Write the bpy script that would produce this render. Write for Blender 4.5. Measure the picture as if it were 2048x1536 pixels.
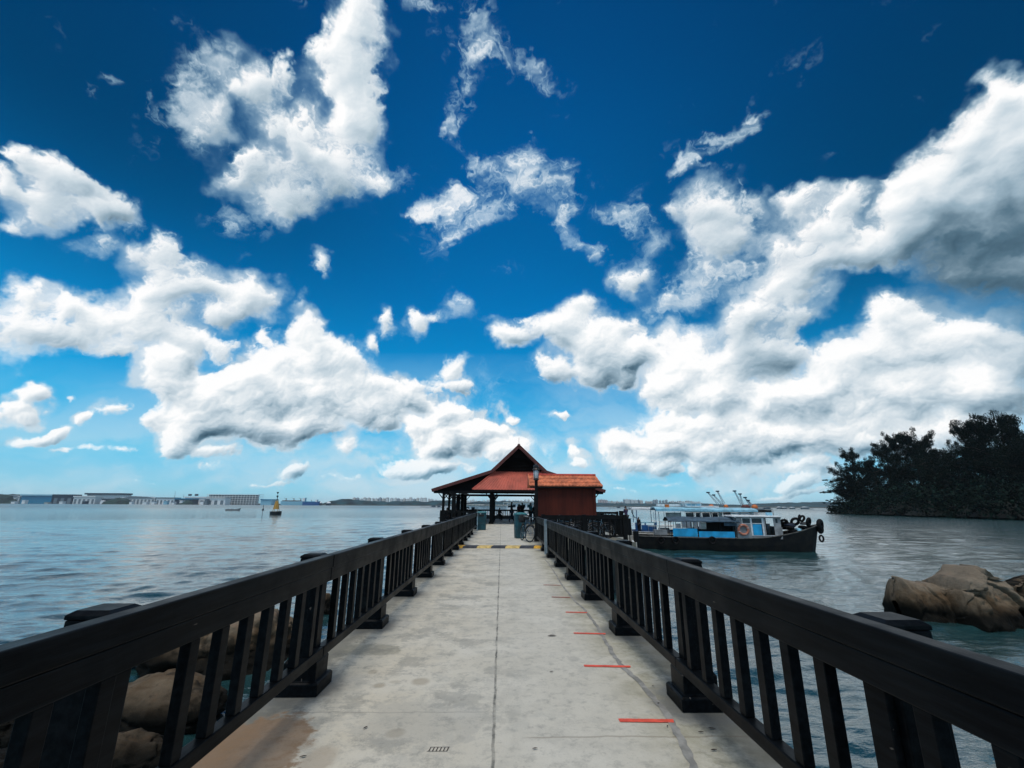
import bpy, bmesh, math, random
import numpy as np
from math import radians, sin, cos, pi, atan2, sqrt
from mathutils import Vector, Matrix, noise as mn
scene = bpy.context.scene
for o in list(bpy.data.objects): bpy.data.objects.remove(o)
COL = scene.collection
random.seed(7)

# ------------------------------------------------------------ camera
F_PX, CAM_H, CX, CY = 888.0, 1.45, 1024.0, 768.0     # photograph is 2048 x 1536
YAW, PITCH, ROLL = 0.021354, 0.267227, 0.0055
cam_d = bpy.data.cameras.new("camera"); cam = bpy.data.objects.new("camera", cam_d); COL.objects.link(cam)
CAM_M = Matrix.Rotation(-YAW, 3, 'Z') @ Matrix.Rotation(pi/2 + PITCH, 3, 'X') @ Matrix.Rotation(ROLL, 3, 'Z')
cam.location = (0, 0, CAM_H); cam.rotation_mode = 'QUATERNION'; cam.rotation_quaternion = CAM_M.to_quaternion()
cam_d.sensor_width = 36.0; cam_d.lens = F_PX/2048*36.0; cam_d.clip_start = 0.05; cam_d.clip_end = 30000
scene.camera = cam
scene.render.resolution_x = 1024; scene.render.resolution_y = 768

def ray(px, py): return CAM_M @ Vector(((px-CX)/F_PX, -(py-CY)/F_PX, -1.0))
def at_z(px, py, z):
    d = ray(px, py); t = (z-CAM_H)/d.z; return Vector((0, 0, CAM_H)) + d*t
def at_y(px, py, Y):
    d = ray(px, py); return Vector((0, 0, CAM_H)) + d*(Y/d.y)

# ------------------------------------------------------------ light
SUN_EL, SUN_AZ = radians(72), radians(-158)            # azimuth from +Y towards +X
sd = bpy.data.lights.new("sun", 'SUN'); sun = bpy.data.objects.new("sun", sd); COL.objects.link(sun)
sdir = Vector((sin(SUN_AZ)*cos(SUN_EL), cos(SUN_AZ)*cos(SUN_EL), sin(SUN_EL)))
sun.rotation_mode = 'QUATERNION'; sun.rotation_quaternion = sdir.to_track_quat('Z', 'Y')
sd.energy = 2.0; sd.angle = radians(32); sd.color = (1.0, 0.93, 0.83)
scene.view_settings.view_transform = 'Standard'; scene.view_settings.look = 'None'
scene.view_settings.exposure = 0.12; scene.view_settings.gamma = 1.0

# ------------------------------------------------------------ node helpers
class NT:
    def __init__(s, tree): s.t = tree; s.n = tree.nodes; s.l = tree.links
    def new(s, typ, **kw):
        n = s.n.new(typ)
        for k, v in kw.items(): setattr(n, k, v)
        return n
    def set(s, sock, v):
        if v is None: return
        if isinstance(v, bpy.types.NodeSocket): s.l.new(v, sock)
        else: sock.default_value = v
    def m(s, op, a, b=None, c=None, clamp=False):
        n = s.new('ShaderNodeMath', operation=op, use_clamp=clamp)
        for i, v in enumerate((a, b, c)): s.set(n.inputs[i], v) if v is not None else None
        return n.outputs[0]
    def vm(s, op, a, b=None, scale=None):
        n = s.new('ShaderNodeVectorMath', operation=op)
        s.set(n.inputs[0], a)
        if b is not None: s.set(n.inputs[1], b)
        if scale is not None: s.set(n.inputs['Scale'], scale)
        return n.outputs['Value'] if op in ('DOT_PRODUCT', 'LENGTH') else n.outputs[0]
    def mr(s, v, a, b, c=0.0, d=1.0, interp='SMOOTHSTEP', clamp=True):
        n = s.new('ShaderNodeMapRange', interpolation_type=interp)
        if interp == 'LINEAR': n.clamp = clamp
        for i, x in enumerate((v, a, b, c, d)): s.set(n.inputs[i], x)
        return n.outputs[0]
    def noise(s, vec, scale, detail=4, rough=0.55, out=0, dist=0.0, lac=2.0):
        n = s.new('ShaderNodeTexNoise'); s.set(n.inputs['Vector'], vec)
        s.set(n.inputs['Scale'], scale); s.set(n.inputs['Detail'], detail); s.set(n.inputs['Roughness'], rough)
        s.set(n.inputs['Distortion'], dist); s.set(n.inputs['Lacunarity'], lac)
        return n.outputs[out]
    def mix(s, f, a, b, blend='MIX'):
        n = s.new('ShaderNodeMix', data_type='RGBA', blend_type=blend)
        s.set(n.inputs[0], f)
        for sock, v in ((n.inputs[6], a), (n.inputs[7], b)):
            if isinstance(v, (tuple, list)) and len(v) == 3: v = (*v, 1)
            s.set(sock, v)
        return n.outputs[2]
    def ramp(s, f, stops):
        n = s.new('ShaderNodeValToRGB'); cr = n.color_ramp
        while len(cr.elements) < len(stops): cr.elements.new(0.5)
        for e, (p, c) in zip(cr.elements, stops): e.position = p; e.color = (*c, 1)
        s.set(n.inputs[0], f); return n.outputs[0]
    def xyz(s, v):
        n = s.new('ShaderNodeSeparateXYZ'); s.set(n.inputs[0], v); return n.outputs
    def comb(s, x, y, z):
        n = s.new('ShaderNodeCombineXYZ')
        for i, v in enumerate((x, y, z)): s.set(n.inputs[i], v)
        return n.outputs[0]

# ------------------------------------------------------------ sky
# the clouds live in a stereographic chart of the sky, centred on the direction 25 degrees above the far end of the pier
SC = Vector((0, cos(radians(25)), sin(radians(25)))); SU = Vector((0, -sin(radians(25)), cos(radians(25)))); SR = Vector((1, 0, 0))
def chart(d):
    d = d.normalized(); k = 2.0/(1.0 + d.dot(SC)); return Vector((d.dot(SR)*k, d.dot(SU)*k))
def cloud_blob(px, py, rx, ry, rot=0.0):
    c = chart(ray(px, py)); e = 6.0; r = radians(rot)
    ax = (chart(ray(px+e*cos(r), py-e*sin(r))) - c)/e; ay = (chart(ray(px+e*sin(r), py+e*cos(r))) - c)/e
    return c, ax.length*rx, ay.length*ry, atan2(ax.y, ax.x)
# x, y, half width, half height, tilt (degrees), weight
CUMULUS = [
 (690,20,62,66,-10,.95),(655,110,60,66,0,1.0),(690,200,62,80,-20,1),(650,300,92,85,10,1.05),(600,385,88,75,60,.95),(720,250,30,60,0,.7),
 (765,370,26,46,20,.75),(690,340,60,60,0,.8),(480,160,105,54,-32,.85),(420,120,50,40,-20,.6),(425,235,56,66,-30,.85),(385,180,40,60,0,.65),(560,150,60,40,-30,.7),(520,330,60,64,0,.9),(480,430,30,40,0,.5),
 (40,290,80,26,-32,.85),(140,345,110,42,-24,1),(240,400,50,55,-50,.85),(170,410,90,38,-10,.95),(60,395,80,50,0,.9),(20,350,40,30,0,.8),(10,430,50,30,0,.7),
 (345,485,46,42,-20,.95),(200,480,60,20,0,.6),(290,500,60,30,0,.7),(370,560,120,58,-18,1.05),(490,590,72,48,-12,1.0),(300,580,60,40,0,.9),(420,640,62,30,-20,.85),(595,608,28,24,-20,.75),
 (50,590,80,40,-8,.95),(150,610,90,40,-15,.95),(60,660,110,46,0,.85),(230,640,110,52,-15,1),(330,670,90,38,-20,.85),(250,700,60,30,0,.6),(420,685,60,18,-15,.6),(70,570,26,22,0,.8),
 (645,535,34,22,-20,.8),
 (340,738,52,44,0,1),(350,780,50,40,-30,.9),(620,690,46,62,10,1),(600,650,36,36,0,.9),(680,720,62,46,-25,.95),(560,725,62,50,0,1.05),(530,670,26,24,0,.65),(480,770,80,34,8,1),(560,790,110,56,0,1.05),(660,800,110,62,0,1.05),(760,790,86,50,-20,1),(830,800,44,32,-20,.9),
 (420,810,72,44,-20,1),(500,850,110,40,0,.95),(640,860,110,34,0,.8),(380,880,60,32,0,.85),(450,900,70,22,0,.7),(350,905,40,18,0,.75),(700,900,34,24,0,.8),(760,850,80,30,0,.7),
 (900,835,42,34,0,1.05),(930,880,62,36,0,1),(870,900,40,26,0,.95),(990,870,46,20,-10,.85),(1010,905,60,26,0,.75),(800,930,70,20,0,.8),(860,940,80,16,0,.75),(1025,845,16,14,0,.75),
 (775,650,26,34,20,.8),(755,690,20,22,30,.6),(840,640,36,24,15,.8),(925,605,34,28,-10,.85),(890,630,34,20,0,.7),(975,630,40,11,-6,.6),(905,735,32,26,0,.75),(915,775,34,16,-12,.7),(1040,628,46,10,0,.55),
 (1125,835,30,15,5,.9),(1145,912,24,16,0,.85),(1155,935,32,14,0,.85),(1090,905,24,10,0,.55),
 (1030,665,52,32,-10,.95),(1160,605,46,42,0,1),(1130,650,86,46,0,1.05),(1200,680,88,60,0,1.05),(1110,745,60,34,-12,.95),(1210,740,70,40,0,.95),(1260,650,60,32,0,.7),(1250,720,60,50,0,.8),
 (1425,400,88,56,0,1.05),(1440,450,76,58,10,1),(1400,520,60,40,0,.7),(1330,400,30,26,0,.7),(1265,545,46,44,20,.95),(1290,480,40,36,30,.8),(1350,590,76,38,15,.85),(1420,560,70,50,0,.65),
 (1600,400,62,34,-5,1),(1690,410,62,42,0,.95),(1640,450,86,36,0,.95),(1580,480,60,30,30,.85),(1640,510,130,52,0,1.05),(1560,570,110,66,25,1.05),(1490,640,72,66,0,1.05),(1590,640,72,40,20,.95),(1530,710,90,50,0,.85),(1750,510,110,44,0,1.05),
 (1380,680,90,50,10,.85),(1400,740,110,60,0,1),(1450,790,100,52,0,.95),(1340,790,72,48,0,.9),(1300,850,60,40,0,.8),(1400,850,110,40,0,.95),(1560,740,34,34,0,.6),
 (2040,230,60,90,30,1.1),(1960,310,130,80,38,1.2),(1870,400,120,90,30,1.2),(1960,440,150,120,0,1.3),(2060,420,120,200,0,1.3),(1850,480,100,62,0,1.1),(1960,545,110,52,-15,1.1),(2040,560,60,50,0,1),(2100,300,120,150,0,1.2),
 (1800,655,96,52,0,1.1),(1750,720,110,60,20,1.1),(1880,700,120,60,-8,1.1),(1960,700,90,52,-20,1.05),(1680,750,90,52,25,1.05),(1800,790,200,70,0,1.05),(1960,790,120,70,0,1),(1600,800,100,50,20,1),(1540,820,60,36,30,.95),(2040,720,60,60,0,1),(1700,860,200,50,0,.85),(1900,870,160,50,0,.75),
 (1240,890,72,34,10,1),(1330,890,90,40,0,1),(1290,930,100,26,0,.9),(1430,900,120,42,0,.9),(1550,880,110,40,0,.9),(1400,860,60,40,0,.9),(1380,945,110,18,0,.6),(1480,940,80,16,0,.65),(1650,900,100,30,0,.6),(1590,965,72,17,8,.8),(1640,930,46,22,-30,.7),
 (55,780,62,28,-12,.85),(30,820,60,26,0,.75),(60,835,30,16,0,.6),(150,790,30,10,0,.35),(190,840,32,16,25,.7),(240,820,32,16,0,.55),(90,880,82,15,14,.75),(190,905,46,14,0,.5),(120,905,40,10,0,.45),(610,940,46,15,24,.7),(1250,985,60,8,0,.6),(1340,972,50,8,0,.6),(1440,965,60,9,0,.6),(1545,985,60,7,0,.6),(1500,915,60,20,0,.75),(1590,935,70,16,0,.7),(700,955,60,9,0,.55),(560,965,60,7,0,.5),(120,950,80,8,0,.45),(300,960,60,7,0,.45),(430,935,50,12,0,.5),(250,905,50,12,0,.45),(1620,985,50,7,0,.6),
 (690,70,70,70,0,.95),(650,60,50,70,0,.9),(2110,560,140,90,0,1.2),(2120,430,100,160,0,1.2),(560,250,50,50,0,.6),(460,700,40,30,0,.5),(700,760,120,60,-15,.95),(640,700,60,50,0,.95),(860,780,40,30,0,.7),(300,620,90,50,0,.85),(470,610,60,50,0,.8),(1580,880,160,50,0,.85),(1760,900,120,40,0,.7),(1440,930,60,20,0,.6),(1720,880,80,40,0,.8),(30,620,60,50,0,.85),(330,840,40,30,0,.6),(1545,480,40,60,20,.85),(1480,730,70,60,0,.85),(1290,700,60,50,0,.8),(1330,760,50,50,0,.85),(1500,870,90,50,0,.9),(480,820,120,60,0,1),(400,840,60,60,0,.95),(590,860,90,40,0,.9),(740,820,90,44,0,.95),(130,680,130,40,0,.75),(30,700,60,30,0,.6),(840,870,50,40,0,.9),
]
WISPS = [
 (950,120,44,70,-20,.8),(1000,115,60,46,0,.8),(1070,140,46,44,20,.75),(910,190,30,60,10,.85),(900,270,16,40,-5,.8),(930,30,22,56,0,.75),(985,60,40,26,0,.45),(850,15,60,24,0,.55),(550,15,40,30,0,.5),
 (970,340,80,46,0,1.15),(1040,370,90,48,-10,1.15),(930,420,60,50,0,1.15),(980,420,62,40,0,1),(1100,400,46,42,-30,1.1),(1120,460,46,34,-40,1),(1180,495,52,22,-20,1.1),(905,470,40,18,20,.9),(860,440,40,16,-20,.8),(1030,310,60,24,0,.8),
 (1370,300,70,26,34,1.2),(1440,265,60,30,30,1.15),(1480,235,24,30,0,1),(1330,320,26,40,-20,1),(1400,335,60,20,10,.5),(1230,410,70,50,0,.55),(1250,440,60,40,0,.5),(820,370,24,30,0,.5),(830,440,30,16,0,.5),
 (390,150,60,60,0,.75),(350,220,60,30,-20,.6),(190,180,46,14,-40,.45),(220,140,20,20,0,.4),(310,180,18,12,-30,.5),(480,450,40,34,-20,.8),(550,440,60,40,0,.7),(650,430,40,40,0,.5),
 (1560,380,30,24,40,.6),(1380,570,120,60,0,.8),(1290,620,90,30,-10,.7),(1480,520,50,40,0,.5),(900,735,46,30,60,.5),(1950,600,90,24,0,.3),(260,430,60,40,-30,.55),(720,60,30,60,0,.7),
]
SHADE = [(2030,530,230,110,8,1.2),(2080,570,150,60,0,.4),(1960,450,120,50,20,.3),(2060,640,80,60,0,.5),(1900,550,90,50,0,.5),(1530,700,80,60,0,.6),(1600,640,80,24,10,.3),(420,640,120,30,0,.35),(2060,760,60,90,0,.7),(1640,840,120,22,0,.45),(640,380,60,60,0,.35),(700,400,50,50,0,.3),
 (1990,850,120,50,0,.5),(80,660,120,22,0,.4),(1440,830,80,18,0,.3),(1200,770,80,20,0,.35),(1800,740,90,26,0,.3),(560,880,140,26,0,.35),(200,350,60,20,-20,.2),(90,380,60,16,0,.25)]

# ---- cloud cover: computed here from the puffs above and noise, as thickness and light over the front half of the sky
U0, U1, V0, V1, CW, CH = -1.75, 1.75, -0.5, 1.15, 3072, 1448
def cloud_maps():
    rng = np.random.default_rng(11)
    S = 1024
    fy = np.fft.fftfreq(S)[:, None]*S; fx = np.fft.rfftfreq(S)[None, :]*S; fr = np.sqrt(fx*fx+fy*fy); fr[0, 0] = 1
    def fbm_tile(beta, lo=1, hi=1e9, stretch=None):
        sp = np.fft.rfft2(rng.standard_normal((S, S))); r = fr if stretch is None else np.sqrt((fx*stretch[0])**2+(fy*stretch[1])**2)+1e-3
        m = r**(-beta)*np.exp(-(lo/r)**2)*np.exp(-(r/hi)**2); m[0, 0] = 0
        t = np.fft.irfft2(sp*m, s=(S, S)); return (t/t.std()).astype(np.float32)
    def samp(t, x, y):                                   # periodic bilinear lookup, period 1
        x = (x % 1.0)*S; y = (y % 1.0)*S; xi = x.astype(np.int32); yi = y.astype(np.int32); fx_ = (x-xi).astype(np.float32); fy_ = (y-yi).astype(np.float32)
        xi %= S; yi %= S; x1 = (xi+1) % S; y1 = (yi+1) % S
        return (t[yi, xi]*(1-fx_)+t[yi, x1]*fx_)*(1-fy_)+(t[y1, xi]*(1-fx_)+t[y1, x1]*fx_)*fy_
    u, v = np.meshgrid(np.linspace(U0, U1, CW, dtype=np.float32), np.linspace(V0, V1, CH, dtype=np.float32))
    T1 = fbm_tile(1.9, 2, 400); T2 = fbm_tile(1.9, 2, 400); T3 = fbm_tile(1.8, 3, 420); T4 = fbm_tile(1.6, 6, 230)
    # clouds far down the sky are far away: finer detail there
    fine = 1.0/np.clip(.55+.75*(v+.44), .5, 1.15)
    wu = samp(T1, u*.42, v*.42)*.011 + samp(T3, u*1.3+.3, v*1.3)*.0075; wv = samp(T2, u*.42, v*.42)*.010 + samp(T3, u*1.3, v*1.3+.4)*.0075
    uw = u + wu/fine; vw = v + wv/fine
    def worley(cs, seed, jx, jy):                         # distance to the nearest of jittered cell points
        r2 = np.random.default_rng(seed); G = 256; ox = r2.random((G, G)).astype(np.float32); oy = r2.random((G, G)).astype(np.float32)
        x = (jx/cs); y = (jy/cs); xi = np.floor(x).astype(np.int32); yi = np.floor(y).astype(np.int32); best = np.full(x.shape, 9, np.float32)
        for dy in (-1, 0, 1):
            for dx in (-1, 0, 1):
                a = (xi+dx) % G; b = (yi+dy) % G
                d2 = (xi+dx+ox[b, a]-x)**2+(yi+dy+oy[b, a]-y)**2; np.minimum(best, d2, out=best)
        return best
    low = np.clip(1-(v+.44)/.55, 0, 1)
    def dome(cs, seed):
        return np.maximum(1-worley(cs, seed, uw, vw)*1.25, 0)-.55
    def lobes(cs, seed):                                  # every puff bright on top, grey below, with a crease where it meets the next
        r2 = np.random.default_rng(seed); G = 256; ox = r2.random((G, G)).astype(np.float32); oy = r2.random((G, G)).astype(np.float32)
        x = uw/cs; y = vw/(cs*.8); xi = np.floor(x).astype(np.int32); yi = np.floor(y).astype(np.int32); best = np.full(x.shape, 9, np.float32); sec = best.copy(); sh = np.zeros_like(best)
        for dy in (-1, 0, 1):
            for dx in (-1, 0, 1):
                a = (xi+dx) % G; b = (yi+dy) % G; ex = x-(xi+dx+ox[b, a]); ey = y-(yi+dy+oy[b, a]); d2 = ex*ex+ey*ey
                nb = d2 < best; sec = np.where(nb, best, np.minimum(sec, d2)); best = np.where(nb, d2, best); sh = np.where(nb, ey*.9-ex*.45, sh)
        k = np.clip((np.sqrt(sec)-np.sqrt(best))*2.2, 0, 1); return sh*k
    puff = dome(.105, 1)*(.36-.14*low) + dome(.052, 2)*.27 + dome(.026, 3)*(.15+.10*low) + dome(.013, 4)*(.07+.10*low) + dome(.0068, 5)*(.02+.06*low)
    def field(lst, soft, uu, vv, grow=1.0, mode='max', tops=False):
        F = np.zeros_like(uu); G = np.zeros_like(uu); Q = np.full_like(uu, 1e-3)
        for (px, py, rx, ry, rot, w) in lst:
            c, a, b, th = cloud_blob(px, py, rx*grow, ry*grow, rot); R = max(a, b)*soft+.07
            i0 = max(int((c.x-R-U0)/(U1-U0)*CW), 0); i1 = min(int((c.x+R-U0)/(U1-U0)*CW)+1, CW); j0 = max(int((c.y-R-V0)/(V1-V0)*CH), 0); j1 = min(int((c.y+R-V0)/(V1-V0)*CH)+1, CH)
            if i1 <= i0 or j1 <= j0: continue
            x = uu[j0:j1, i0:i1]-c.x; y = vv[j0:j1, i0:i1]-c.y; ct, st = cos(th), sin(th)
            d = np.sqrt(((x*ct+y*st)/a)**2+((-x*st+y*ct)/b)**2)
            f = np.clip((soft-d)/(soft-.1), 0, 1); f = w*f*f*(3-2*f)
            o = F[j0:j1, i0:i1]
            F[j0:j1, i0:i1] = (o**3+f**3)**(1/3) if mode == 'max' else o+f
            if tops: f4 = f**5; G[j0:j1, i0:i1] += f4*np.clip((y-.4*x)/b, -1.5, 1.5); Q[j0:j1, i0:i1] += f4
        return (F, G/Q) if tops else F
    F, Gt = field(CUMULUS, 1.50, uw, vw, .97, tops=True)
    n = samp(T3, u*.9+.1*wu, v*.9)*fine
    high = np.clip((v+.22)/.35, 0, 1)                      # the high clouds are torn and fibrous, the low ones firm
    fib = samp(T3, uw*1.1+wv*3, vw*1.1+wu*2)*.6 + samp(T4, uw*1.1+wu*4, vw*1.1)*.5
    D = F + puff*(.62-.30*high) + samp(T3, uw*.55, vw*.55)*(.12+.03*high) + fib*(.06+.085*high) - .03 - .13*np.clip(samp(T1, u*.75+.2, v*.95+.7), 0, 1.6)*(1-.45*high)
    D = D-.5*np.clip(1-F/.2, 0, 1)
    def sst(x, a, b): t = np.clip((x-a)/(b-a), 0, 1); return t*t*(3-2*t)
    crisp = sst(v, .35, -.35)                              # low, distant cumulus has the hardest edge
    a1 = sst(D, .36-.01*crisp, .92-.28*crisp)
    veil = sst(F+samp(T3, uw*.8, vw*.8)*.14+fib*.12, .26, .95)*.6
    a1 = np.maximum(a1, veil*(1-.3*crisp))
    # wisps
    W = np.minimum(field(WISPS, 1.5, uw, vw, .92, 'add'), 1.05)
    rid = 1-np.minimum(np.abs(samp(T4, uw*.8+wv*2, vw*.8))*1.1, 1)
    wn = rid*.30+samp(T3, uw*.8+wv*3, vw*1.1)*.26+samp(T4, uw*1.0+.6, vw*1.3)*.05
    a2 = sst(F*0+1, 0, 1)*sst(W*.95+wn, .45, 1.95)*.90*sst(W, .04, .35)
    a1 = a1*(1-(.10+.30*high)*np.clip(1.15-D, 0, 1)*np.clip(.6+.4*samp(T3, uw*.9+.5, vw*.9), 0, 1.3))
    al = 1-(1-a1)*(1-a2)
    # the soft grey-white body round and between the firm puffs
    F2 = field(CUMULUS, 1.75, u+wu*1.5, v+wv*1.5, 1.16); soft = sst(F2+samp(T3, uw*.5, vw*.6)*.10+puff*.18, .42, 1.02)*(.88-.30*high)
    sl = .70+samp(T3, u*.6+.2, v*.8)*.05+puff*.10
    lit0 = soft*(1-al)
    pale = sst(samp(T1, uw*.5, vw*1.3)*.5+samp(T3, uw*.6, vw*1.5)*.22, -1.6, .8)*np.clip(1-(v+.44)/.34, 0, 1)**.8*.95   # milky haze cloud low down
    thin = pale*(1-al); al = al+thin
    # light: height field of the cloud, lit from above left, and shaded by what lies above it
    Hh = np.clip(D-.38, 0, None); Hh = Hh/(1+.55*Hh)
    px_ = (U1-U0)/CW
    def blur(a, k):
        for ax in (0, 1):
            c = np.cumsum(np.concatenate([np.repeat(np.take(a, [0], ax), k+1, ax), a, np.repeat(np.take(a, [-1], ax), k, ax)], ax), ax, dtype=np.float64)
            m = a.shape[ax]; a = ((np.take(c, range(2*k+1, 2*k+1+m), ax)-np.take(c, range(0, m), ax))/(2*k+1)).astype(np.float32)
        return a
    Hs = blur(Hh, 1); gy, gx = np.gradient(Hs, px_); Hb = blur(blur(Hh, 9), 9); by, bx = np.gradient(Hb, px_)
    sx, sy = -.45, .80
    rel = -(gx*sx+gy*sy); rel = rel/np.sqrt(1+rel*rel*.02)*.012
    relb = -(bx*sx+by*sy)*.035
    # thickness gathered towards the light
    occ = np.zeros_like(D); Hc = blur(np.clip(Hh, 0, .75), 3); wsum = 0
    for i, st in enumerate((8, 18, 32, 50, 74, 104)):
        dx, dy = int(sx*st), int(sy*st); sh = np.zeros_like(Hc)
        sh[:CH-dy, max(0, -dx):] = Hc[dy:, :CW+dx] if dx < 0 else Hc[dy:, :]
        wgt = 1.0/(1+i*.35); occ += sh*wgt; wsum += wgt
    occ /= wsum
    big = samp(T1, u*.35+.4, v*.5)*.05
    lit = .955 - occ*(.50-.12*low) - Hb*.05 + rel*(.20+.42*low) + relb*(.55+.45*low) + big*1.6 + samp(T3, uw*.7, vw*.7)*.035*(1-low) + lobes(.085, 31)*(.19-.09*high) + lobes(.042, 32)*(.21-.14*high) + lobes(.021, 33)*(.19-.14*high) + lobes(.0105, 34)*.13*low + np.clip(Gt, -1, 1)*.10*np.clip(Hb*3, 0, 1) + np.clip(dome(.07, 9)+.1, -.3, .4)*.10
    Sd = np.minimum(field(SHADE, 1.8, uw, vw, 1.0, 'add'), 1.35)
    lit = lit*(1-Sd*(.56+.10*samp(T3, uw*.6, vw*.7)))
    lit = np.where(a2 > a1, np.maximum(lit, .60+.32*a2-.3*Sd), lit)
    lit = lit*(1-thin/np.maximum(al, 1e-3))+.78*thin/np.maximum(al, 1e-3)
    al2 = 1-(1-al)*(1-soft*(1-.0*al)); wq = np.clip((al2-al)/np.maximum(al2, 1e-3), 0, 1); lit = lit*(1-wq)+(sl*(1-Sd*.5))*wq; al = al2
    return np.clip(al, 0, 1).astype(np.float32), np.clip(lit, 0, 1.1).astype(np.float32)
CLOUD_GAIN = 9.3
CLOUD_RAMP = [(0.0, (.018, .05, .085)), (.2, (.09, .17, .235)), (.42, (.31, .43, .52)), (.62, (.56, .66, .73)), (.8, (.76, .82, .86)), (.92, (.90, .93, .945)), (1.0, (1.0, 1.0, 1.0))]
# elevation (as sine) -> half of what turns the Nishita blue into the photograph's sky
SKY_TINT = [(0.0, (.24, .47, .78)), (.05, (.185, .44, .64)), (.1, (.125, .49, .62)), (.18, (.045, .50, .64)), (.25, (.012, .47, .64)), (.45, (.003, .37, .59)), (.7, (.002, .255, .45)), (.85, (.002, .165, .31))]
HAZE = .000055
WAVE = .0037

def build_world():
    w = bpy.data.worlds.new("World"); scene.world = w; w.use_nodes = True
    t = w.node_tree; t.nodes.clear(); q = NT(t)
    out = q.new('ShaderNodeOutputWorld'); bg = q.new('ShaderNodeBackground'); q.l.new(bg.outputs[0], out.inputs[0])
    bg.inputs[1].default_value = 0.1
    sky = q.new('ShaderNodeTexSky', sky_type='NISHITA'); sky.sun_disc = False
    sky.sun_elevation = SUN_EL; sky.sun_rotation = SUN_AZ; sky.air_density = 1.0; sky.dust_density = 0.3; sky.ozone_density = 2.0
    d = q.vm('NORMALIZE', q.new('ShaderNodeTexCoord').outputs['Generated'])
    dx, dy, dz = q.xyz(d)
    dc = q.vm('DOT_PRODUCT', d, tuple(SC)); k = q.m('DIVIDE', 2.0, q.m('MAXIMUM', q.m('ADD', dc, 1.0), 0.05))
    u = q.m('MULTIPLY', q.vm('DOT_PRODUCT', d, tuple(SR)), k); v = q.m('MULTIPLY', q.vm('DOT_PRODUCT', d, tuple(SU)), k)
    al, lit = cloud_maps()
    img = bpy.data.images.new("cloud_cover", CW, CH, alpha=False, float_buffer=True); img.colorspace_settings.name = 'Non-Color'
    px = np.ones((CH, CW, 4), np.float32); px[..., 0] = al; px[..., 1] = lit; px[..., 2] = 0
    px[:, :3, 0] = 0; px[:, -3:, 0] = 0; px[-3:, :, 0] = 0
    img.pixels.foreach_set(px.ravel()); img.update(); img.pack()
    it = q.new('ShaderNodeTexImage', interpolation='Linear', extension='EXTEND'); it.image = img
    q.set(it.inputs[0], q.comb(q.mr(u, U0, U1, 0, 1, 'LINEAR'), q.mr(v, V0, V1, 0, 1, 'LINEAR'), 0.0))
    sc = q.new('ShaderNodeSeparateColor'); q.l.new(it.outputs[0], sc.inputs[0])
    # overhead and behind the camera: plain scattered cumulus
    nb = q.noise(d, 2.6, 5, .6)
    back = q.m('MULTIPLY', q.mr(dc, .30, .05, 0, 1), q.mr(nb, .47, .60, 0, 1.0))
    alpha = q.m('MAXIMUM', sc.outputs[0], back)
    lit_ = q.m('ADD', q.m('MULTIPLY', sc.outputs[1], q.m('SUBTRACT', 1.0, back)), q.m('MULTIPLY', back, .8))
    cc = q.ramp(lit_, CLOUD_RAMP)
    cc = q.mix(1.0, cc, (CLOUD_GAIN,)*3, 'MULTIPLY')
    tint = q.ramp(q.m('MAXIMUM', dz, 0.0), SKY_TINT)
    base = q.vm('SCALE', q.mix(1.0, sky.outputs[0], tint, 'MULTIPLY'), scale=2.0)
    # sky dimmed to the right and far left: lens falloff put into its colour
    side = q.m('SUBTRACT', 1.0, q.m('MULTIPLY', q.mr(dx, .05, .75, 0, 1), q.mr(dz, .15, .5, 0, .62)))
    side = q.m('MULTIPLY', side, q.m('SUBTRACT', 1.0, q.m('MULTIPLY', q.mr(dx, -.02, -.70, 0, 1), q.mr(dz, .22, .6, 0, .60))))
    base = q.vm('SCALE', base, scale=side)
    alpha = q.m('MULTIPLY', alpha, q.mr(dz, 0.0, .12, .72, 1.0, 'LINEAR'))
    thin = q.mr(alpha, .15, .92, 0, 1, 'LINEAR')                # thin cloud lets the blue through
    cc = q.mix(1.0, cc, q.mix(thin, (.52, .84, 1.0), (1.0, 1.0, 1.0)), 'MULTIPLY')
    q.l.new(q.mix(alpha, base, cc), bg.inputs[0])
    w.cycles.sampling_method = 'MANUAL'; w.cycles.sample_map_resolution = 1024
build_world()

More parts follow.
